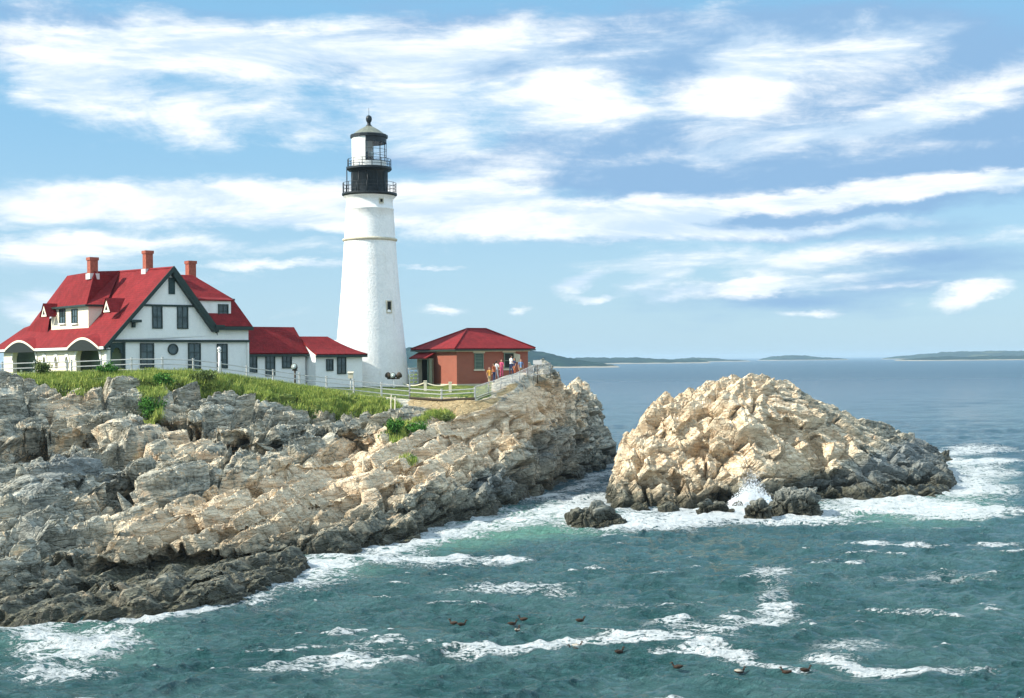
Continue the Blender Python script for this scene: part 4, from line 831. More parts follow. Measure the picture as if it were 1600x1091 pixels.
    for (px, py) in ((173, 481), (75, 488)):
        s_ = -4.1 if px > 100 else -4.9; t_, z_ = LP(px, py+7, s_); k = MB(); k.add([(s_-.35, t_-.62, z_), (s_-.35, t_+.62, z_), (s_-.35, t_, z_+.95), (s_+.9, t_, z_+.95)], [(0, 2, 1)], 0); k.add([(s_-.42, t_-.8, z_-.03), (s_-.42, t_+.8, z_-.03), (s_-.42, t_, z_+1.12), (s_+1.2, t_, z_+1.12), (s_+.35, t_-.8, z_-.03), (s_+.35, t_+.8, z_-.03)], [(0, 2, 3, 4), (2, 1, 5, 3)], 1)
        v_ = k.build('roof_vent', ['cream_wall', 'red_shingle'], R); k = MB(); k.slab([(s_-.36, t_-.22, z_+.18), (s_-.36, t_+.22, z_+.18), (s_-.36, t_, z_+.55)], 1, vec=(-.02, 0, 0)); k.build('vent_louver', 'dark_inside', v_)
    # wing with hipped gambrel roof
    e1, ze = FP(395, 510, -.45); m_s, zm = FP(364, 467, 1.3); top_s, zt = FP(301, 430, 4.2); sI = sR-.3
    k = MB()
    V = [(sI, -.45, ze), (e1, -.45, ze), (e1, 9.4, ze), (sI, 9.4, ze), (sI-2.6, 1.3, zm), (m_s, 1.3, zm), (m_s, 7.4, zm), (sI-2.6, 7.4, zm), (top_s, 4.2, zt), (top_s-3, 4.2, zt)]
    k.slab([V[0], V[1], V[5], V[4]], .18); k.slab([V[1], V[2], V[6], V[5]], .18); k.slab([V[2], V[3], V[7], V[6]], .18)
    k.slab([V[4], V[5], V[8], V[9]], .18); k.slab([V[5], V[6], V[8]], .18); k.slab([V[6], V[7], V[9], V[8]], .18); k.build('wing_roof', 'red_shingle', R)
    k = MB(); k.box((sI+.02, -.5, ze-.32), (e1+.05, .0, ze-.03)); k.box((sW+.01, .001, ze-.32), (e1+.05, 9.4, ze-.03)); k.build('wing_eave', 'dark_trim', R)
    k = MB(); k.box((sI-.2, 1.18, zm-.16), (m_s+.12, 1.32, zm+.0)); k.build('break_board', 'dark_trim', R)
    s0, z1 = FP(322, 468, .35); s1_, z0 = FP(361, 500, .35)
    k = MB(); k.box((s0-.9, .35, z0-.2), (s1_, 2.6, z1)); dm = k.build('wing_dormer', 'white_wall', R)
    k = MB(); k.slab([(s0-.9, .15, z1), (s1_+.2, .15, z1), (s1_+.2, 2.9, z1+.5), (s0-.9, 2.9, z1+.5)], .12); k.build('dormer_roof', 'red_shingle', dm)
    a, z1 = FP(342, 477, .35); b_, z0 = FP(355, 496, .35); frame_window(dm, 's', a, b_, z0, z1, .35, 0, bars=(2, 2), sill='white_paint')
    # chimneys
    def chim(s_, t_, ztop, wd, zbase):
        k = MB(); k.box((s_-wd/2, t_-wd/2, zbase), (s_+wd/2, t_+wd/2, ztop-.25)); k.box((s_-wd/2-.06, t_-wd/2-.06, ztop-.25), (s_+wd/2+.06, t_+wd/2+.06, ztop)); c = k.build('chimney', 'chimney_brick', R)
        k = MB(); k.box((s_-wd/2-.09, t_-wd/2-.09, zbase), (s_+wd/2+.09, t_+wd/2+.09, zbase+.48)); k.build('flashing', 'flashing', c)
        k = MB(); k.tube([(s_, t_, ztop), (s_, t_, ztop+.02)], wd*.3, 8); k.build('flue', 'dark_inside', c)
    t_, _ = LP(231, 415, 0.); chim(0, t_, LP(231, 392, 0)[1], .62, zA-.45)
    t_, _ = LP(141, 425, sT-.2); chim(sT-.0, t_, LP(141, 403, sT)[1], .66, zT-.65)
    s_, _ = FP(298, 425, 5.); chim(s_, 5., FP(298, 408, 5.)[1], .66, zt-.6)
house()
def passage(s0, s1, t0, t1, zw, ridge, eave, label, ends, wins, name='connecting_passage', lo=-1.4, sc=0):
    R = thing(name, label, 'building', (HO[0]+s0*ux+t0*vx, HO[1]+s0*uy+t0*vy, ZB), AL)
    Lx = s1-s0; D = t1-t0
    k = MB(); k.slab([(0, 0, lo), (0, D, lo), (0, D, zw), (0, D/2, ridge-.3), (0, 0, zw)][::-1], 1, vec=(Lx, 0, 0)); k.build('wall', 'white_wall', R)
    k = MB(); a, b_ = ends; n = 6
    def prof(q, sw):  # sweep at the eave
        return ridge+(eave-ridge)*q+sw*(q*(1-q))*-1.1
    for sgn in (0, 1):
        pts_ = []
        for i in range(n+1):
            q = i/n; y = D/2-(D/2+.35)*q if sgn == 0 else D/2+(D/2+.35)*q; z = prof(q, sc); pts_.append((-.1, y, z, (Lx-b_)+b_*q*1.0+(.35 if b_ else .15)*q))
        for (p, q) in zip(pts_[:-1], pts_[1:]):
            quad = [(p[0], p[1], p[2]), (q[0], q[1], q[2]), (q[3], q[1], q[2]), (p[3], p[1], p[2])]
            k.slab(quad if sgn == 0 else quad[::-1], .14)
    if b_:
        for i in range(n):
            q0, q1 = i/n, (i+1)/n
            k.slab([((Lx-b_)+b_*q0+.35*q0, D/2-(D/2+.35)*q0, prof(q0, sc)), ((Lx-b_)+b_*q1+.35*q1, D/2-(D/2+.35)*q1, prof(q1, sc)), ((Lx-b_)+b_*q1+.35*q1, D/2+(D/2+.35)*q1, prof(q1, sc)), ((Lx-b_)+b_*q0+.35*q0, D/2+(D/2+.35)*q0, prof(q0, sc))], .14)
    k.build('roof', 'red_shingle', R)
    k = MB(); k.box((-.1, -.38, eave-.3), (Lx+(.3 if b_ else .15), -.24, eave-.09)); k.box((0, -.24, eave-.29), (Lx+.1, .01, eave-.2)); k.build('eave_board', 'dark_trim', R)
    for (p0, p1, q0, q1) in wins:
        a_, z1 = FP(p0, q0, t0); b2, z0 = FP(p1, q1, t0); frame_window(R, 's', a_-s0+.05, b2-s0-.05, z0, z1-.05, 0, 0, bars=(2, 2) if q1-q0 < 30 else (2, 3))
    return R
sW = FP(388, 512)[0]
c1 = FP(477, 560, .6)[0]
Z = lambda px, py, t: FP(px, py, t)[1]
passage(sW+.01, c1, .6, 4.2, Z(430, 553, .6), Z(430, 511, 2.4), Z(430, 552, .4), 'white passage with dark red roof joined to the right side of the keeper house', (0, 0), [(389, 401, 556, 581), (415, 429, 556, 586), (441, 455, 556, 574)])
c2 = FP(566, 560, -.7)[0]; c1b = FP(493, 560, -.7)[0]
pr2 = passage(c1b, c2, -.7, 4.1, Z(520, 554, -.7), Z(505, 526, 1.7), Z(520, 553, -1.), 'small white passage with flared red hip roof joined to the lighthouse foot', (0, 2.0), [(510, 520, 562, 578), (527, 540, 559, 583)], sc=.5)
# ================================================================== brick signal house
def brick_house():
    Yc = 121.; B = P(714, 601, Yc); A2 = radians(35); cx, sx = cos(A2), sin(A2)
    R = thing('brick_house', 'low red brick building with hipped red roof right of the lighthouse', 'building', (B[0], B[1], 8.6), A2)
    def fp(px, py, t=0.):
        r = P(px, py, 1.); ox, oy = B[0]-t*sx, B[1]+t*cx; s = (r[0]*oy-ox)/(cx-r[0]*sx); return s, P(px, py, oy+s*sx)[2]-8.6
    def lp(px, py, s=0.):
        r = P(px, py, 1.); ox, oy = B[0]+s*cx, B[1]+s*sx; t = (r[0]*oy-ox)/(-sx-r[0]*cx); return t, P(px, py, oy+t*cx)[2]-8.6
    S1 = fp(825, 570)[0]; T1 = lp(651, 570)[0]; T1 = min(T1, 6.6); zt = fp(720, 544)[1]
    k = MB(); k.box((0, 0, -.8), (S1, T1, zt)); k.build('wall', 'red_brick', R)
    k = MB(); k.box((-.06, -.06, -.8), (S1+.06, T1+.06, .28)); k.build('plinth', 'stone_trim', R)
    k = MB(); k.box((-.14, -.14, zt-.32), (S1+.14, T1+.14, zt-.02)); k.build('cornice', 'stone_trim', R)
    e = .5; ze = zt-.02; zr = ze+(fp(740, 514, T1/2)[1]-ze)
    i0 = lp(0, 0)[0]
    c = [(-e, -e, ze), (S1+e, -e, ze), (S1+e, T1+e, ze), (-e, T1+e, ze)]; r0 = (T1/2+.0, T1/2, zr); r1 = (S1-T1/2+.9, T1/2, zr)
    k = MB(); k.slab([c[0], c[1], r1, r0], .1); k.slab([c[1], c[2], r1], .1); k.slab([c[2], c[3], r0, r1], .1); k.slab([c[3], c[0], r0], .1); k.build('roof', 'red_shingle', R)
    k = MB()
    for a, b_ in ((c[0], c[1]), (c[3], c[0]), (c[1], c[2]), (c[2], c[3])):
        x0, x1 = sorted((a[0], b_[0])); y0, y1 = sorted((a[1], b_[1])); k.box((x0-.04, y0-.04, ze-.2), (x1+.04, y1+.04, ze-.105)) if 0 else None
    k.box((-e-.03, -e-.03, ze-.22), (S1+e+.03, T1+e+.03, ze-.1)); k.build('eave_board', 'dark_trim', R)
    for q in range(3):                                      # ridge and hip rolls
        pass
    k = MB(); rdg = [(c[0], r0), (c[1], r1), (c[2], r1), (c[3], r0), (r0, r1)]
    for a, b_ in rdg: k.tube([Vector(a)+Vector((0, 0, .03)), Vector(b_)+Vector((0, 0, .03))], .07, 6)
    k.build('ridge_roll', 'red_shingle', R)
    # two windows on the front; the right one has an open pale shutter
    def win(p0, p1, q0, q1, op):
        a, z1 = fp(p0, q0); b_, z0 = fp(p1, q1); w_ = frame_window(R, 's', a+.08, b_-.08, z0+.1, z1-.1, 0, 0, frame='green_door', glass='shutter_green' if not op else 'dark_inside', bars=(1, 2), t=.08)
        k = MB(); k.box((a-.15, -.1, z1), (b_+.15, .05, z1+.16)); k.build('lintel', 'stone_trim', w_)
        k = MB(); k.box((a-.08, -.14, z0-.14), (b_+.08, .05, z0)); k.build('sill', 'stone_trim', w_)
        if op:
            k = MB(); k.slab([(b_-.05, -.1, z1-.05), (b_+.32, -.55, z1-.2), (b_+.32, -.55, z1-.95), (b_-.05, -.1, z1-.8)], .04); k.build('open_shutter', 'stone_trim', w_)
        else:
            k = MB(); n = 9
            for i in range(n): z = z0+.16+(z1-z0-.3)*i/n; k.box((a+.12, -.06, z), (b_-.12, -.021, z+.06))
            k.build('louvered_shutter', 'green_door', w_)
    win(741, 755, 552, 577, False); win(787, 803, 551, 576, True)
    # doorway with a hood on the left wall
    a, zt_ = lp(676, 560); b_, zb = lp(660, 592); a, b_ = min(a, b_), max(a, b_)
    k = MB(); k.box((-.5, a-.12, -.3), (.02, a, zt_)); k.box((-.5, b_, -.3), (.02, b_+.12, zt_)); k.box((-.5, a, zt_-.1), (.02, b_, zt_)); dr = k.build('door_frame', 'stone_trim', R)
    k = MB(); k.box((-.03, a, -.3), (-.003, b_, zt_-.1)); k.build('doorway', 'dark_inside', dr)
    a2 = lp(690, 560)[0]
    k = MB(); k.box((-.62, a-.15, -.3), (-.505, a-.06, zt_)); k.slab([(-.05, a-.05, zt_-.05), (-.85, a-1.15, zt_-.05), (-.85, a-1.15, -.2), (-.05, a-.05, -.2)], .06); k.build('open_door', 'green_door', R)
    k = MB(); h0 = zt_+.05; k.slab([(-1.15, a-.7, h0), (0, a-.7, h0+.55), (0, b_+.5, h0+.55), (-1.15, b_+.5, h0)], .1); k.build('door_hood', 'red_shingle', R)
    k = MB(); k.box((-.05, a-.6, h0+.75), (-.001, b_-.3, h0+.95)); k.build('sign_board', 'flashing', R)
    k = MB(); k.box((-1.3, a-.5, -.8), (-.07, b_+.4, -.02)); k.build('door_step', 'stone_trim', R)
brick_house()
# ================================================================== fences
def interp(path, ds):
    p = [Vector(q) for q in path]; out = []; L = [0]
    for a, b in zip(p[:-1], p[1:]): L.append(L[-1]+(b-a).length)
    n = max(1, round(L[-1]/ds))
    for i in range(n+1):
        d = L[-1]*i/n; j = min(len(p)-2, max(0, int(np.searchsorted(L, d))-1)); out.append(p[j]+(p[j+1]-p[j])*((d-L[j])/(L[j+1]-L[j])))
    return out
def rail_fence(name, path, ds, hgt, rails, label, mt='grey_rail', pw=.055, rw=.028, cap=None, zoff=0., top=None):
    pts_ = interp(path, ds); pts_ = [Vector((q.x, q.y, max(gz(q.x, q.y, q.z), q.z-.5)+zoff)) for q in pts_]; o = pts_[0]
    R = thing(name, label, 'fence', o)
    for q in pts_:
        k = MB(); d = q-o; k.box((d.x-pw, d.y-pw, d.z-.4), (d.x+pw, d.y+pw, d.z+hgt+.08), rz=.5); k.box((d.x-pw-.02, d.y-pw-.02, d.z+hgt+.08), (d.x+pw+.02, d.y+pw+.02, d.z+hgt+.12), rz=.5); k.build('post', mt, R)
    for fr_ in rails:
        k = MB(); k.tube([q-o+Vector((.0, -pw-.02, hgt*fr_+.01*((i*7) % 3-1))) for i, q in enumerate(pts_)], [(rw, rw*1.5)]*len(pts_), 6, smooth=False); k.build('rail', mt, R)
    return R, pts_
LAB = [((-150, 105), 'pale post and rail fence along the bank before the arched porch, left of the bushes', 2.3),
       ((112, 345), 'grey two rail fence on the bank in front of the white gable wall', 2.2),
       ((345, 640), 'pale rail fence sloping down above the yellow grass in front of the two passages', 2.2)]
def fpath(a, b):
    out = []
    for i in range(13):
        px = a+(b-a)*i/12; xs = [p[0] for p in FENCE]; out.append(P(px, np.interp(px, xs, [p[1] for p in FENCE]), np.interp(px, xs, [p[2] for p in FENCE])))
    return out
for (ab, lb, ds) in LAB: rail_fence('rail_fence', fpath(*ab), ds, 1.0, (.97, .6, .22), lb, 'grey_rail')
fr4, fp4 = rail_fence('rail_fence', fpath(640, 742), 2.6, .85, (.97, .62), 'pale curving rail fence round the lawn below the lighthouse', 'grey_rail')
o = fp4[0]; k = MB(); k.tube([q-o+Vector((0, -.12, .06)) for q in fp4], [(.09, .12)]*len(fp4), 6, smooth=False); k.build('ground_beam', 'timber_dark', fr4)
# wire mesh fence on the walkway wall, with the wall itself
def mesh_fence():
    pts_ = interp([P(742, 623, 110), P(770, 613, 111.8), P(798, 605, 114), P(820, 594, 117), P(836, 587, 119.5), P(860, 584, 119.8)], 1.9)
    o = pts_[0]; R = thing('wire_fence', 'wire mesh fence on posts beside the walkway where people stand', 'fence', o)
    for q in pts_: k = MB(); d = q-o; k.tube([d-Vector((0, 0, .4)), d+Vector((0, 0, .98))], .04, 6); k.build('post', 'steel', R)
    for hh in (.94, .08): k = MB(); k.tube([q-o+Vector((0, 0, hh)) for q in pts_], .03, 5); k.build('rail', 'flashing', R)
    k = MB()
    for a, b_ in zip(pts_[:-1], pts_[1:]):
        a = a-o; b_ = b_-o; n = 9
        for i in range(-6, n):
            for s in (0, 1):
                t0, t1 = i/n, (i+6)/n; z0, z1 = .08, .94
                if t0 < 0: z0 += (0-t0)/(t1-t0)*.86; t0 = 0
                if t1 > 1: z1 -= (t1-1)/(6/n)*.86; t1 = 1
                if t1 <= t0: continue
                A, B = a+(b_-a)*(1-t0 if s else t0), a+(b_-a)*(1-t1 if s else t1); k.tube([A+Vector((0, 0, z0)), B+Vector((0, 0, z1))], .008, 3, cap=False, smooth=False)
    k.build('wire_mesh', 'flashing', R)
    W = MB(); P0 = [Vector((q.x, q.y, q.z)) for q in pts_]
    for a, b_ in list(zip(P0[:-1], P0[1:]))[:-2]:
        W.slab([(a.x-o.x, a.y-o.y-.22, a.z-o.z-.02), (b_.x-o.x, b_.y-o.y-.22, b_.z-o.z-.02), (b_.x-o.x, b_.y-o.y+.25, b_.z-o.z-.02), (a.x-o.x, a.y-o.y+.25, a.z-o.z-.02)], 1.5, vec=(0, 0, -1.6))
    W.build('walkway_wall', 'stone_trim', loc=o, label='low stone retaining wall rising under the wire mesh fence', cat='wall')
mesh_fence()
def rope_barrier():
    a, b_, c = P(630, 604, 119.5), P(664.5, 603, 117), P(703.5, 604, 116.5)
    q = [a, b_, c]; q = [Vector((p.x, p.y, gz(p.x, p.y))) for p in q]; o = q[1].copy()
    R = thing('rope_barrier', 'cream posts with sagging ropes on the lawn before the brick doorway', 'barrier', o)
    for p in q[1:]: k = MB(); d = p-o; k.box((d.x-.12, d.y-.12, d.z-.2), (d.x+.12, d.y+.12, d.z+.8)); k.box((d.x-.15, d.y-.15, d.z+.8), (d.x+.15, d.y+.15, d.z+.88)); k.build('post', 'rope', R)
    for hh, sg in ((.72, .42),):
        for (m0, m1) in ((q[0]-Vector((0, 0, .35)), q[1]), (q[1], q[2])):
            k = MB(); k.tube([m0-o+(m1-m0)*t+Vector((0, 0, hh-sg*4*t*(1-t)*.55)) for t in np.linspace(0, 1, 13)], .055, 6); k.build('rope', 'rope', R)
rope_barrier()
def white_rail_steps():
    p = P(640, 602, 124.); q = P(653, 602, 125.); z = 8.6; R = thing('slatted_rail', 'white slatted railing between the lighthouse foot and the brick building', 'railing', (p.x, p.y, z))
    d = Vector((q.x-p.x, q.y-p.y, 0))
    for t in (0, .5, 1): k = MB(); e = d*t; k.box((e.x-.05, e.y-.05, -.2), (e.x+.05, e.y+.05, 1.62)); k.build('post', 'white_paint', R)
    for i in range(5): k = MB(); zz = .2+i*.34; k.slab([(0, -.09, zz), (d.x, d.y-.09, zz), (d.x, d.y-.09, zz+.17), (0, -.09, zz+.17)], .04); k.build('slat', 'white_paint', R)
white_rail_steps()
# ================================================================== lamps, posts, signs
def floodlight(px, py, Y, hgt, n, label, name='floodlight'):
    p = P(px, py, Y); z = gz(p.x, p.y, p.z); R = thing(name, label, 'lamp', (p.x, p.y, z))
    k = MB(); k.tube([(0, 0, -.3), (0, 0, hgt)], .075, 8); k.build('post', 'white_paint' if n == 2 else 'timber_dark', R)
    k = MB(); k.box((-.55 if n > 1 else -.2, -.06, hgt), (.55 if n > 1 else .2, .06, hgt+.1)); k.build('crossbar', 'timber_dark', R)
    for s in ((-.42, .42, 0) if n > 1 else (0,)):
        k = MB(); c = Vector((s, 0, hgt+.3 if s else hgt+.28)); d = Vector((s*1.2, .55, .35)).normalized() if s else Vector((-.2, -.8, .3)).normalized()
        k.tube([c-d*.24, c-d*.16, c+d*.12, c+d*.2], [.09, .17, .26, .27], 14); hd = k.build('lamp_head', 'timber_dark', R)
        k = MB(); k.tube([c+d*.201, c+d*.215], .22, 14); k.build('lens', 'lens_glass', hd)
floodlight(615, 603, 119, .75, 2, 'short post with dark floodlight heads on the lawn at the lighthouse foot')
floodlight(461, 598, 108.6, 1.1, 1, 'dark lamp head on a short post before the right end of the larger passage')
def box_post(px, py, Y, label):
    p = P(px, py, Y); z = gz(p.x, p.y, p.z); R = thing('box_post', label, 'post', (p.x, p.y, z))
    k = MB(); k.tube([(0, 0, -.3), (0, 0, .95)], .05, 8); k.build('post', 'grey_rail', R)
    k = MB(); k.box((-.2, -.14, .95), (.2, .14, 1.4)); k.slab([(-.25, -.2, 1.4), (.25, -.2, 1.4), (.25, .2, 1.52), (-.25, .2, 1.52)], .05); k.build('meter_box', 'stone_trim', R)
box_post(548, 607, 111.5, 'small grey box on a post at the fence before the flared roof passage')
def flag_pole():
    p = P(343, 583, 103.2); z = gz(p.x, p.y, p.z); R = thing('finial_post', 'white post with a round finial standing at the fence before the gable wall', 'post', (p.x, p.y, z-.2))
    k = MB(); k.tube([(0, 0, -.2), (0, 0, 2.05)], [.11, .10], 10); k.build('post', 'white_paint', R)
    k = MB(); k.lathe([(.01, 2.05), (.15, 2.08), (.16, 2.12), (.05, 2.16), (.14, 2.24), (.15, 2.34), (.08, 2.43), (.01, 2.46)], 14); k.build('finial', 'white_paint', R)
flag_pole()
def viewer():
    p = P(840, 588, 119.6); R = thing('signboard', 'pale signboard on a post at the seaward corner of the wire fence', 'sign', (p.x, p.y, p.z-.1))
    k = MB(); k.tube([(0, 0, -.5), (0, 0, 1.15)], .05, 8); k.build('post', 'timber_dark', R)
    k = MB(); k.box((-.38, -.05, 1.15), (.38, .04, 1.5)); k.build('board', 'flashing', R)
viewer()
def stakes():
    for i, (px, py, hh, lb) in enumerate(((611, 662, .95, 'left of two weathered stakes standing in the green gully'), (617, 664, .85, 'right of two weathered stakes standing in the green gully'), (566, 708, .9, 'single weathered stake leaning on the bare slabs below the gully'))):
        Y = 106 if i < 2 else 92.5; p = P(px, py, Y); z = gz(p.x, p.y, p.z); k = MB(); k.tube([(0, 0, -.3), (.03*i, 0, hh*.6), (.05, .02, hh+.2)], [.055, .05, .045], 7, smooth=False)
        k.build('wooden_stake', 'rope', loc=(p.x, p.y, z), label=lb, cat='stake', group='wooden stakes in the rocks')
stakes()
# ================================================================== far shores
def far_mat():
    mt, k, b = newmat('far_wood'); p = k.n('ShaderNodeNewGeometry').outputs['Position']
    s = k.n('ShaderNodeSeparateXYZ'); k.put(s.inputs[0], p)
    c = k.mix(k.sstep(k.noise(p, .02, 5, .7), .35, .65), (.008, .032, .040), (.025, .060, .055))
    c = k.mix(k.math('MULTIPLY', k.sstep(k.noise(p, .006, 3), .6, .7), .5), c, (.12, .14, .07))
    c = k.mix(k.sstep(k.math('ADD', s.outputs[2], k.math('MULTIPLY', k.noise(p, .03, 4), 3.)), 4.0, 2.6), c, (.30, .27, .22))
    k.put(b.inputs['Base Color'], c); b.inputs['Roughness'].default_value = .95; b.inputs['Specular IOR Level'].default_value = .05
far_mat()
def shore(prof, Y, depth, bumps, seed):
    """a wooded shore whose skyline follows prof = [(px, py)]"""
    xs = [p[0] for p in prof]; ys = [p[1] for p in prof]; n = int((xs[-1]-xs[0])*1.2)+2; m_ = 14
    pxs = np.linspace(xs[0], xs[-1], n); V = []
    for j in range(m_+1):
        v = -1+2*j/m_
        for i, q in enumerate(pxs):
            t = P(q, np.interp(q, xs, ys), Y); base = P(q, 560, Y); e = min(1, min(i, n-1-i)/6)
            V.append((t.x+v*depth*.0, Y+v*depth, 0, max(t.z, .5)*e, v))
    V = np.array(V); nz_ = fbm(np.c_[V[:, 0]/bumps/2.2, V[:, 1]/bumps/2.2, 0*V[:, 0]], 3, seed)-.5
    V[:, 2] = V[:, 3]*np.sqrt(np.clip(1-V[:, 4]**2, 0, 1))**1.1+nz_*bumps*np.clip(V[:, 3]/12, .1, 1)*(1-V[:, 4]**2)-1.
    i = np.arange(n*(m_+1)).reshape(m_+1, n); Fq = np.stack([i[:-1, :-1], i[:-1, 1:], i[1:, 1:], i[1:, :-1]], 2).reshape(-1, 4)
    link('far_shore', mesh_np('far_shore', V[:, :3], Fq, False), ['far_wood'], kind='structure')
shore([(560,560),(600,545),(640,543),(700,542),(760,544),(820,547),(838,549),(860,553),(880,558),(900,562),(935,566),(960,570)], 1900, 160, 8, 1)
shore([(880,562),(900,559),(930,558.5),(985,558.5),(1010,559.5),(1040,561),(1060,562.5),(1090,561)], 3200, 260, 7, 2)
shore([(1040,563),(1062,560.5),(1080,559),(1105,559),(1120,560),(1135,562),(1160,562.2)], 4200, 200, 7, 3)
shore([(1195,560.5),(1210,557),(1225,555.5),(1248,555),(1262,556),(1275,558),(1310,559.4)], 5000, 200, 8, 4)
shore([(1405,557.5),(1440,554),(1470,551),(1500,549.5),(1540,549),(1580,548),(1620,548.5),(1680,551),(1760,556)], 5200, 300, 12, 6)
shore([(1415,561.2),(1440,559),(1460,557.6),(1490,556.6),(1510,557.4),(1540,556),(1570,555.8),(1640,556),(1700,559)], 3300, 130, 8, 7)
# ================================================================== spray
def spray():
    x, y = WA(1180, 799); rg = np.random.default_rng(3); k = MB()
    n = 9000; V = []; Fq = []
    x0 = x; sx_ = 1.75
    u_ = rg.normal(size=n)*.42; hh = np.abs(rg.normal(size=n))*.62*np.exp(-(u_*1.3-.1)**2)+.02
    X = x0+u_*sx_; Yv = y+1.6+rg.normal(size=n)*.35; Zv = hh*1.6; r = .012+.06*rg.random(n)**3*np.exp(-hh*.9)+.008
    ico = [(0, 0, 1), (.9, 0, -.3), (-.45, .8, -.3), (-.45, -.8, -.3)]; V = np.concatenate([np.stack([X+r*1.3*a, Yv+r*b, Zv+r*c], 1)[:, None] for a, b, c in ico], 1).reshape(-1, 3)
    b_ = np.arange(n)[:, None]*4; Fq = np.concatenate([b_+np.array(f) for f in ((0, 1, 2), (0, 2, 3), (0, 3, 1), (1, 3, 2))])
    core = MB(); cc = []
    for i in range(22):
        a = rg.normal()*.45; h_ = abs(rg.normal())*.5*math.exp(-a*a*2)+.1; cc.append((x0+a*sx_, y+1.7+rg.normal()*.2, h_*1.1, .28+.22*rg.random()))
    for (cx, cy, cz, cr) in cc: core.lathe([(.01, cz+cr*.9), (cr*.6, cz+cr*.6), (cr, cz), (cr*.7, cz-cr*.7), (.01, cz-cr)], 10, c=(cx, cy))
    vv = np.array(core.v); ff = np.array([f for f in core.f if len(f) == 4])
    W, F4, N = voxelize(vv, ff, .07); W = W+N*((fbm(W*4., 3, 5)-.5)*.55)[:, None]
    T = np.concatenate([F4[:, [0, 1, 2]], F4[:, [0, 2, 3]]]); link('sea_spray', mesh_np('sea_spray', np.concatenate([W, V]), np.concatenate([T, Fq+len(W)]), False), ['spray'], kind='stuff')
spray()
# ================================================================== grass, shrubs
def leafmat(name, a, b2, tr=.35):
    mt, k, b = newmat(name); t = k.n('ShaderNodeNewGeometry').outputs['Position']; rn = k.n('ShaderNodeNewGeometry').outputs['Random Per Island']
    c = k.mix(k.math('MULTIPLY_ADD', rn, .6, k.math('MULTIPLY', k.noise(t, 1.2, 3), .5)), a, b2)
    k.put(b.inputs['Base Color'], c); b.inputs['Roughness'].default_value = .7; b.inputs['Specular IOR Level'].default_value = .15
leafmat('grass_blade', (.05, .17, .022), (.46, .48, .12)); leafmat('leaf_green', (.022, .085, .015), (.09, .24, .035)); leafmat('leaf_dull', (.04, .08, .02), (.16, .20, .06))
def blades(pts_, hgt, wid, name, mt, seed, **kw):
    rg = np.random.default_rng(seed); n = len(pts_); a = rg.random(n)*2*pi; h_ = hgt*(.5+.9*rg.random(n)); w_ = wid*(.6+.8*rg.random(n)); ln = rg.normal(size=(n, 2))*.28*h_[:, None]
    A = pts_+np.stack([np.cos(a)*w_, np.sin(a)*w_, 0*a-.03], 1); B = pts_-np.stack([np.cos(a)*w_, np.sin(a)*w_, 0*a+.03], 1); T = pts_+np.c_[ln, h_]
    V = np.stack([A, B, T], 1).reshape(-1, 3); Fq = np.arange(3*n).reshape(-1, 3); return link(name, mesh_np(name, V, Fq, False), [mt], **kw)
def grass():
    rg = np.random.default_rng(21)
    sel = np.where((HG > .48) & (HF > -.4) & (HV[:, 1] < 116) & (HN[:, 2] > .5))[0]; pk = rg.choice(sel, 95000, p=(HG[sel].clip(0, 1)**1.5)/(HG[sel].clip(0, 1)**1.5).sum())
    p = HV[pk]+np.c_[rg.normal(size=(len(pk), 2))*.08, np.zeros(len(pk))]
    cl = fbm(np.c_[p[:, :2]*.9, 0*p[:, 0]], 3, 8); keep = cl+rg.random(len(p))*.3 > .58; p = p[keep]; blades(p, .30, .035, 'bank_grass', 'grass_blade', 4, kind='stuff')
grass()
def shrub(px, py, Y, w_, h_, label, mt='leaf_green', n=900, name='shrub', grp=None):
    p = P(px, py, Y); z = gz(p.x, p.y, p.z); R = thing(name, label, 'plant', (p.x, p.y, z), 0, grp); rg = np.random.default_rng(int(px)); k = MB()
    tips = []
    for i in range(16):
        a = rg.random()*2*pi; r = w_/2*(.2+.8*rg.random()); hh = h_*(.55+.5*rg.random())*(1-.35*(r/(w_/2))); t = Vector((r*cos(a), r*sin(a)*.8, hh)); k.tube([(0, 0, -.2), (t.x*.35, t.y*.35, t.z*.5), t], [.03, .02, .008], 4); tips.append(t)
    k.build('stem', 'timber_dark', R)
    q = rg.integers(0, 16, n); f = .25+.8*rg.random(n)**.6; T = np.array(tips)[q]; C0 = T*np.c_[f, f, f**.8]+rg.normal(size=(n, 3))*np.array((.11, .11, .09))*w_*.9
    C0[:, 2] = np.abs(C0[:, 2]); s = .07*(.6+.8*rg.random(n))*min(1.3, max(.7, w_)); d1 = rg.normal(size=(n, 3)); d1 /= np.linalg.norm(d1, axis=1)[:, None]; d2 = np.cross(d1, rg.normal(size=(n, 3))); d2 /= np.linalg.norm(d2, axis=1)[:, None]
    V = np.stack([C0-d1*s[:, None], C0+d2*s[:, None]*.5, C0+d1*s[:, None], C0-d2*s[:, None]*.5], 1).reshape(-1, 3); link('foliage', mesh_np('foliage', V, np.arange(4*n).reshape(-1, 4), False), [mt], R)
shrub(238, 640, 92.5, 1.7, 2.0, 'tall bright green bush growing down the rocks below the gable', n=1800)
shrub(256, 618, 95.5, 1.3, 1.1, 'low green bush on the grass just right of the tall bright one', n=900)
shrub(66, 590, 100.2, 1.3, 1.3, 'leafy bush at the fence before the small arched openings', 'leaf_dull', 900)
shrub(168, 586, 100., 1.4, .8, 'low dark bush under the fence beside the porch corner', n=900)
shrub(318, 592, 100.5, 2.0, .7, 'spreading dull green bush on the bank left of the white post', 'leaf_dull', 1000)
shrub(618, 688, 100.5, 1.2, 1.5, 'bright green weeds filling the gully right of the stakes', n=1300)
shrub(597, 690, 100., .8, .7, 'small green weeds at the left foot of the gully', n=500)
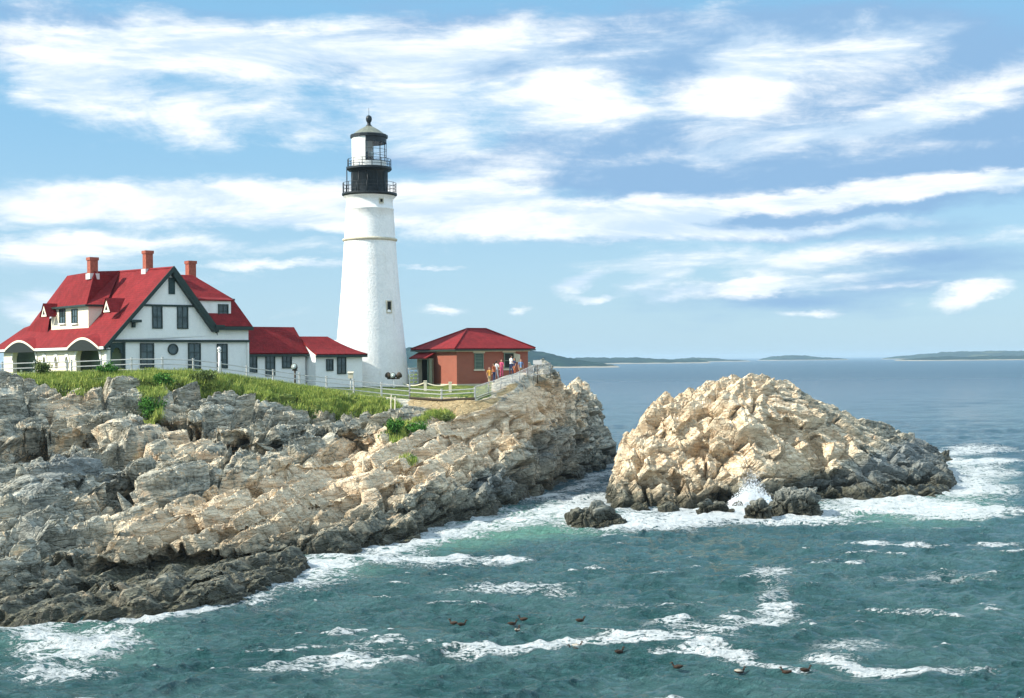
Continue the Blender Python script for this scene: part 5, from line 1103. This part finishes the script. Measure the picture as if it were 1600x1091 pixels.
shrub(650, 668, 102.5, 1.9, .7, 'low spreading green weeds on the sandy slope below the lawn', n=1000)
shrub(697, 650, 106.5, 1.0, .8, 'pale grassy tuft on the sandy slope under the curving fence', 'leaf_dull', 600)
shrub(645, 720, 96.5, .9, .3, 'tiny green patch of plants in a crack of the tan slabs', n=400)
# ================================================================== ducks on the water
def duck(px, py, rz, label, pale=False, sc=1.):
    x, y = WA(px, py); R = thing('duck', label, 'bird', (x, y, .02), rz, 'ducks floating on the water')
    k = MB(); k.tube([(-.26, 0, .10), (-.2, 0, .07), (-.1, 0, .05), (.03, 0, .05), (.13, 0, .07), (.17, 0, .13), (.175, 0, .19), (.185, 0, .235), (.215, 0, .245), (.245, 0, .235), (.262, 0, .228)],
           [(.012, .01), (.05, .03), (.095, .075), (.105, .085), (.08, .07), (.045, .05), (.035, .037), (.043, .045), (.045, .043), (.03, .03), (.016, .016)], 12)
    k.v = [(a*sc*.85, b*sc*.9, c*sc*.78) for a, b, c in k.v]
    b_ = k.build('body', 'duck_brown', R)
    k = MB(); k.tube([(.25, 0, .23), (.29, 0, .218), (.32, 0, .21)], [(.018, .014), (.017, .008), (.008, .004)], 8); k.v = [(a*sc*.85, b*sc*.9, c*sc*.78) for a, b, c in k.v]; k.build('bill', 'duck_bill', R)
    for s in (-1, 1):
        k = MB(); k.tube([(.08, s*.075, .09), (-.03, s*.098, .10), (-.15, s*.075, .105), (-.24, s*.03, .12)], [(.02, .03), (.022, .05), (.018, .035), (.005, .008)], 8); k.v = [(a*sc*.85, b*sc*.9, c*sc*.78) for a, b, c in k.v]; k.build('wing', 'duck_pale' if pale else 'duck_brown', R)
for a in ((708, 976, 2.6, 'brown duck furthest left of the floating ducks'), (722, 978, .4, 'small brown duck just right of the leftmost duck'), (801, 977, .2, 'brown duck facing right in the middle group of three ducks'), (809, 987, 1.2, 'darkest duck, lowest of the middle group of three', True), (817, 970, 2.9, 'far small duck at the top of the middle group of three'),
          (907, 972, .3, 'lone duck on open water above the long foam streak'), (902, 1012, .1, 'duck riding the upper edge of the long foam streak', True), (896, 1017, 2.8, 'duck half hidden at the lower edge of the long foam streak'), (968, 1021, .5, 'lone duck just below the long foam streak'),
          (1058, 1045, 3.0, 'brown duck left in the bottom row, under the white foam patch'), (1156, 1052, .2, 'pale winged duck in the bottom row', True), (1228, 1053, 2.7, 'brown duck in the bottom row right of the pale winged one'), (1259, 1050, .2, 'rightmost small duck in the bottom row')): duck(*a)
# ================================================================== people on the walkway
def person(px, py, Y, hgt, face, top, legs, hair, label, pose=0, lean=0.):
    p = P(px, py, Y); z = gz(p.x, p.y, p.z); R = thing('person', label, 'person', (p.x, p.y, z), face)
    s = hgt/1.72*.93; k = MB()
    st = .12 if pose else .05
    def tb(pts_, r): k.tube([tuple(c*s for c in q) for q in pts_], [tuple(c*s for c in (q if hasattr(q, '__len__') else (q, q))) for q in r], 12)
    for sg in (-1, 1):
        yy = st*sg
        tb([(sg*.09, 0, .9), (sg*.095, yy*.5+.02, .5), (sg*.1, yy-.02, .09)], [.085, .058, .04])
        tb([(sg*.095, yy*.5+.02, .52), (sg*.1, yy+.01-.03, .3), (sg*.1, yy-.02, .09)], [.05, .056, .038])
        tb([(sg*.1, yy+.05, .045), (sg*.105, yy-.06, .04), (sg*.11, yy-.17, .025)], [.035, .042, .022])
        # arms
        if pose == 2 and sg == 1: A = [(.19, 0, 1.38), (.27, -.03, 1.12), (.16, -.26, 1.10)]
        elif pose == 1: A = [(sg*.19, 0, 1.38), (sg*.27, .02, 1.11), (sg*.2, -.2, .98)]
        else: A = [(sg*.19, 0, 1.38), (sg*.25, .03, 1.10), (sg*.24, -.05, .84)]
        tb(A, [.05, .04, .027]); d = Vector(A[2])-Vector(A[1]); d.normalize(); h0 = Vector(A[2])
        tb([tuple(h0-d*.01), tuple(h0+d*.05), tuple(h0+d*.09)], [(.026, .02), (.04, .016), (.036, .013)])
        sx_ = Vector((d.y, -d.x, 0)); sx_ = sx_.normalized() if sx_.length > .1 else Vector((0, 1, 0))
        for i, (o_, L_) in enumerate(((-.027, .062), (-.009, .075), (.009, .07), (.027, .055))):
            a = h0+d*.085+sx_*o_; tb([tuple(a), tuple(a+d*L_*.55+Vector((0, -.006, 0))), tuple(a+d*L_+Vector((0, -.016, 0)))], [.0095, .009, .007])
        a = h0+d*.03+sx_*-.032; tb([tuple(a), tuple(a+d*.03-sx_*.018), tuple(a+d*.055-sx_*.02)], [.011, .010, .008])
    tb([(0, 0, .84), (0, 0, .93), (0, 0, 1.08), (0, .0, 1.25), (0, .01, 1.37), (0, .015, 1.44)], [(.15, .1), (.165, .115), (.13, .1), (.16, .115), (.17, .1), (.08, .06)])
    tb([(-.19, .01, 1.385), (0, .01, 1.41), (.19, .01, 1.385)], [.045, .06, .045]); tb([(0, .015, 1.4), (0, .0, 1.53)], [.055, .05])
    tb([(0, -.01, 1.475), (0, -.012, 1.51), (0, -.004, 1.57), (0, 0, 1.63), (0, .005, 1.69), (0, .005, 1.715)], [(.035, .04), (.055, .07), (.073, .09), (.078, .098), (.055, .07), (.015, .02)])
    tb([(0, -.09, 1.615), (0, -.118, 1.575), (0, -.095, 1.562)], [.010, .017, .012])            # nose
    tb([(-.03, -.083, 1.527), (0, -.093, 1.527), (.03, -.083, 1.527)], [.006, .010, .006])       # lips
    for sg in (-1, 1): tb([(sg*.078, .005, 1.57), (sg*.088, .012, 1.60), (sg*.08, .01, 1.625)], [.009, .014, .009])
    tmp = bpy.data.meshes.new('tmp'); tmp.from_pydata(k.v, [], k.f); ob = bpy.data.objects.new('tmp', tmp); C.objects.link(ob); md = ob.modifiers.new('r', 'REMESH'); md.mode = 'VOXEL'; md.voxel_size = .0095
    e = ob.evaluated_get(bpy.context.evaluated_depsgraph_get()); me = bpy.data.meshes.new_from_object(e); bpy.data.objects.remove(ob)
    b_ = link('body', me, ['skin', top, legs, 'hair_dark'], R); n = len(me.polygons); c = np.zeros(n*3, np.float32); me.polygons.foreach_get('center', c); c = c.reshape(-1, 3)/s
    ax = np.abs(c[:, 0]); idx = np.zeros(n, np.int32); idx[(c[:, 2] < .93) & (ax < .22)] = 2; idx[(c[:, 2] >= .93) & (c[:, 2] < 1.45) & (ax < .185)] = 1; idx[(c[:, 2] > 1.18) & (c[:, 2] < 1.45)] = 1
    idx[(c[:, 2] < .83) & (ax > .2)] = 0; idx[c[:, 2] < .06] = 3
    for ex in (-.032, .032): idx[(np.abs(c[:, 0]-ex) < .014) & (np.abs(c[:, 2]-1.605) < .008) & (c[:, 1] < -.06)] = 3
    me.polygons.foreach_set('material_index', idx); me.polygons.foreach_set('use_smooth', [True]*n)
    k = MB(); tb([(0, .03, 1.5 if hair else 1.55), (0, .035, 1.57), (0, .03, 1.64), (0, .015, 1.70), (0, .01, 1.732)], [(.07, .06), (.084, .085), (.088, .098), (.07, .085), (.01, .015)])
    if hair: tb([(0, .06, 1.55), (0, .075, 1.45), (0, .07, 1.36)], [(.07, .04), (.075, .035), (.05, .02)])
    k.build('hair', 'hair_dark', R)
person(765, 614, 113.6, 1.66, .5, 'cloth_ochre', 'cloth_tan', 1, 'long haired person in an ochre top standing nearest behind the mesh fence', 2)
person(772, 612, 114.6, 1.76, -2.2, 'cloth_rust', 'cloth_navy', 0, 'person in a rust brown shirt close behind the one in ochre', 0)
person(776, 610, 116.2, 1.68, 2.6, 'cloth_white', 'cloth_grey', 0, 'person in a white shirt between the rust shirt and the pink top', 1)
person(784, 608, 116.5, 1.60, -.6, 'cloth_pink', 'cloth_pink', 1, 'person dressed all in pink on the walkway', 0)
person(799, 605, 117.2, 1.74, 1.9, 'cloth_white', 'cloth_navy', 0, 'dark haired person in white shirt and dark trousers before the right window', 1)
person(804, 603, 118.4, 1.62, -1.2, 'cloth_navy', 'cloth_rust', 1, 'person in a navy top just right of the white shirted one', 0)
person(814, 601, 119.4, 1.70, .3, 'cloth_blue', 'cloth_tan', 0, 'person in a blue top furthest right on the walkway', 0)

# ================================================================== sea air
def haze():
    k = MB(); k.box((-9000, -60, -3), (9000, 13500, 42))
    mt = bpy.data.materials.new('haze_air'); mt.use_nodes = True; nt = mt.node_tree; nt.nodes.clear(); v = nt.nodes.new('ShaderNodeVolumePrincipled')
    v.inputs['Color'].default_value = (.62, .83, 1, 1); v.inputs['Density'].default_value = .000085; v.inputs['Anisotropy'].default_value = .1
    nt.links.new(v.outputs[0], nt.nodes.new('ShaderNodeOutputMaterial').inputs['Volume']); MATS['haze_air'] = mt
    k.build('haze', 'haze_air', kind='stuff')
haze()
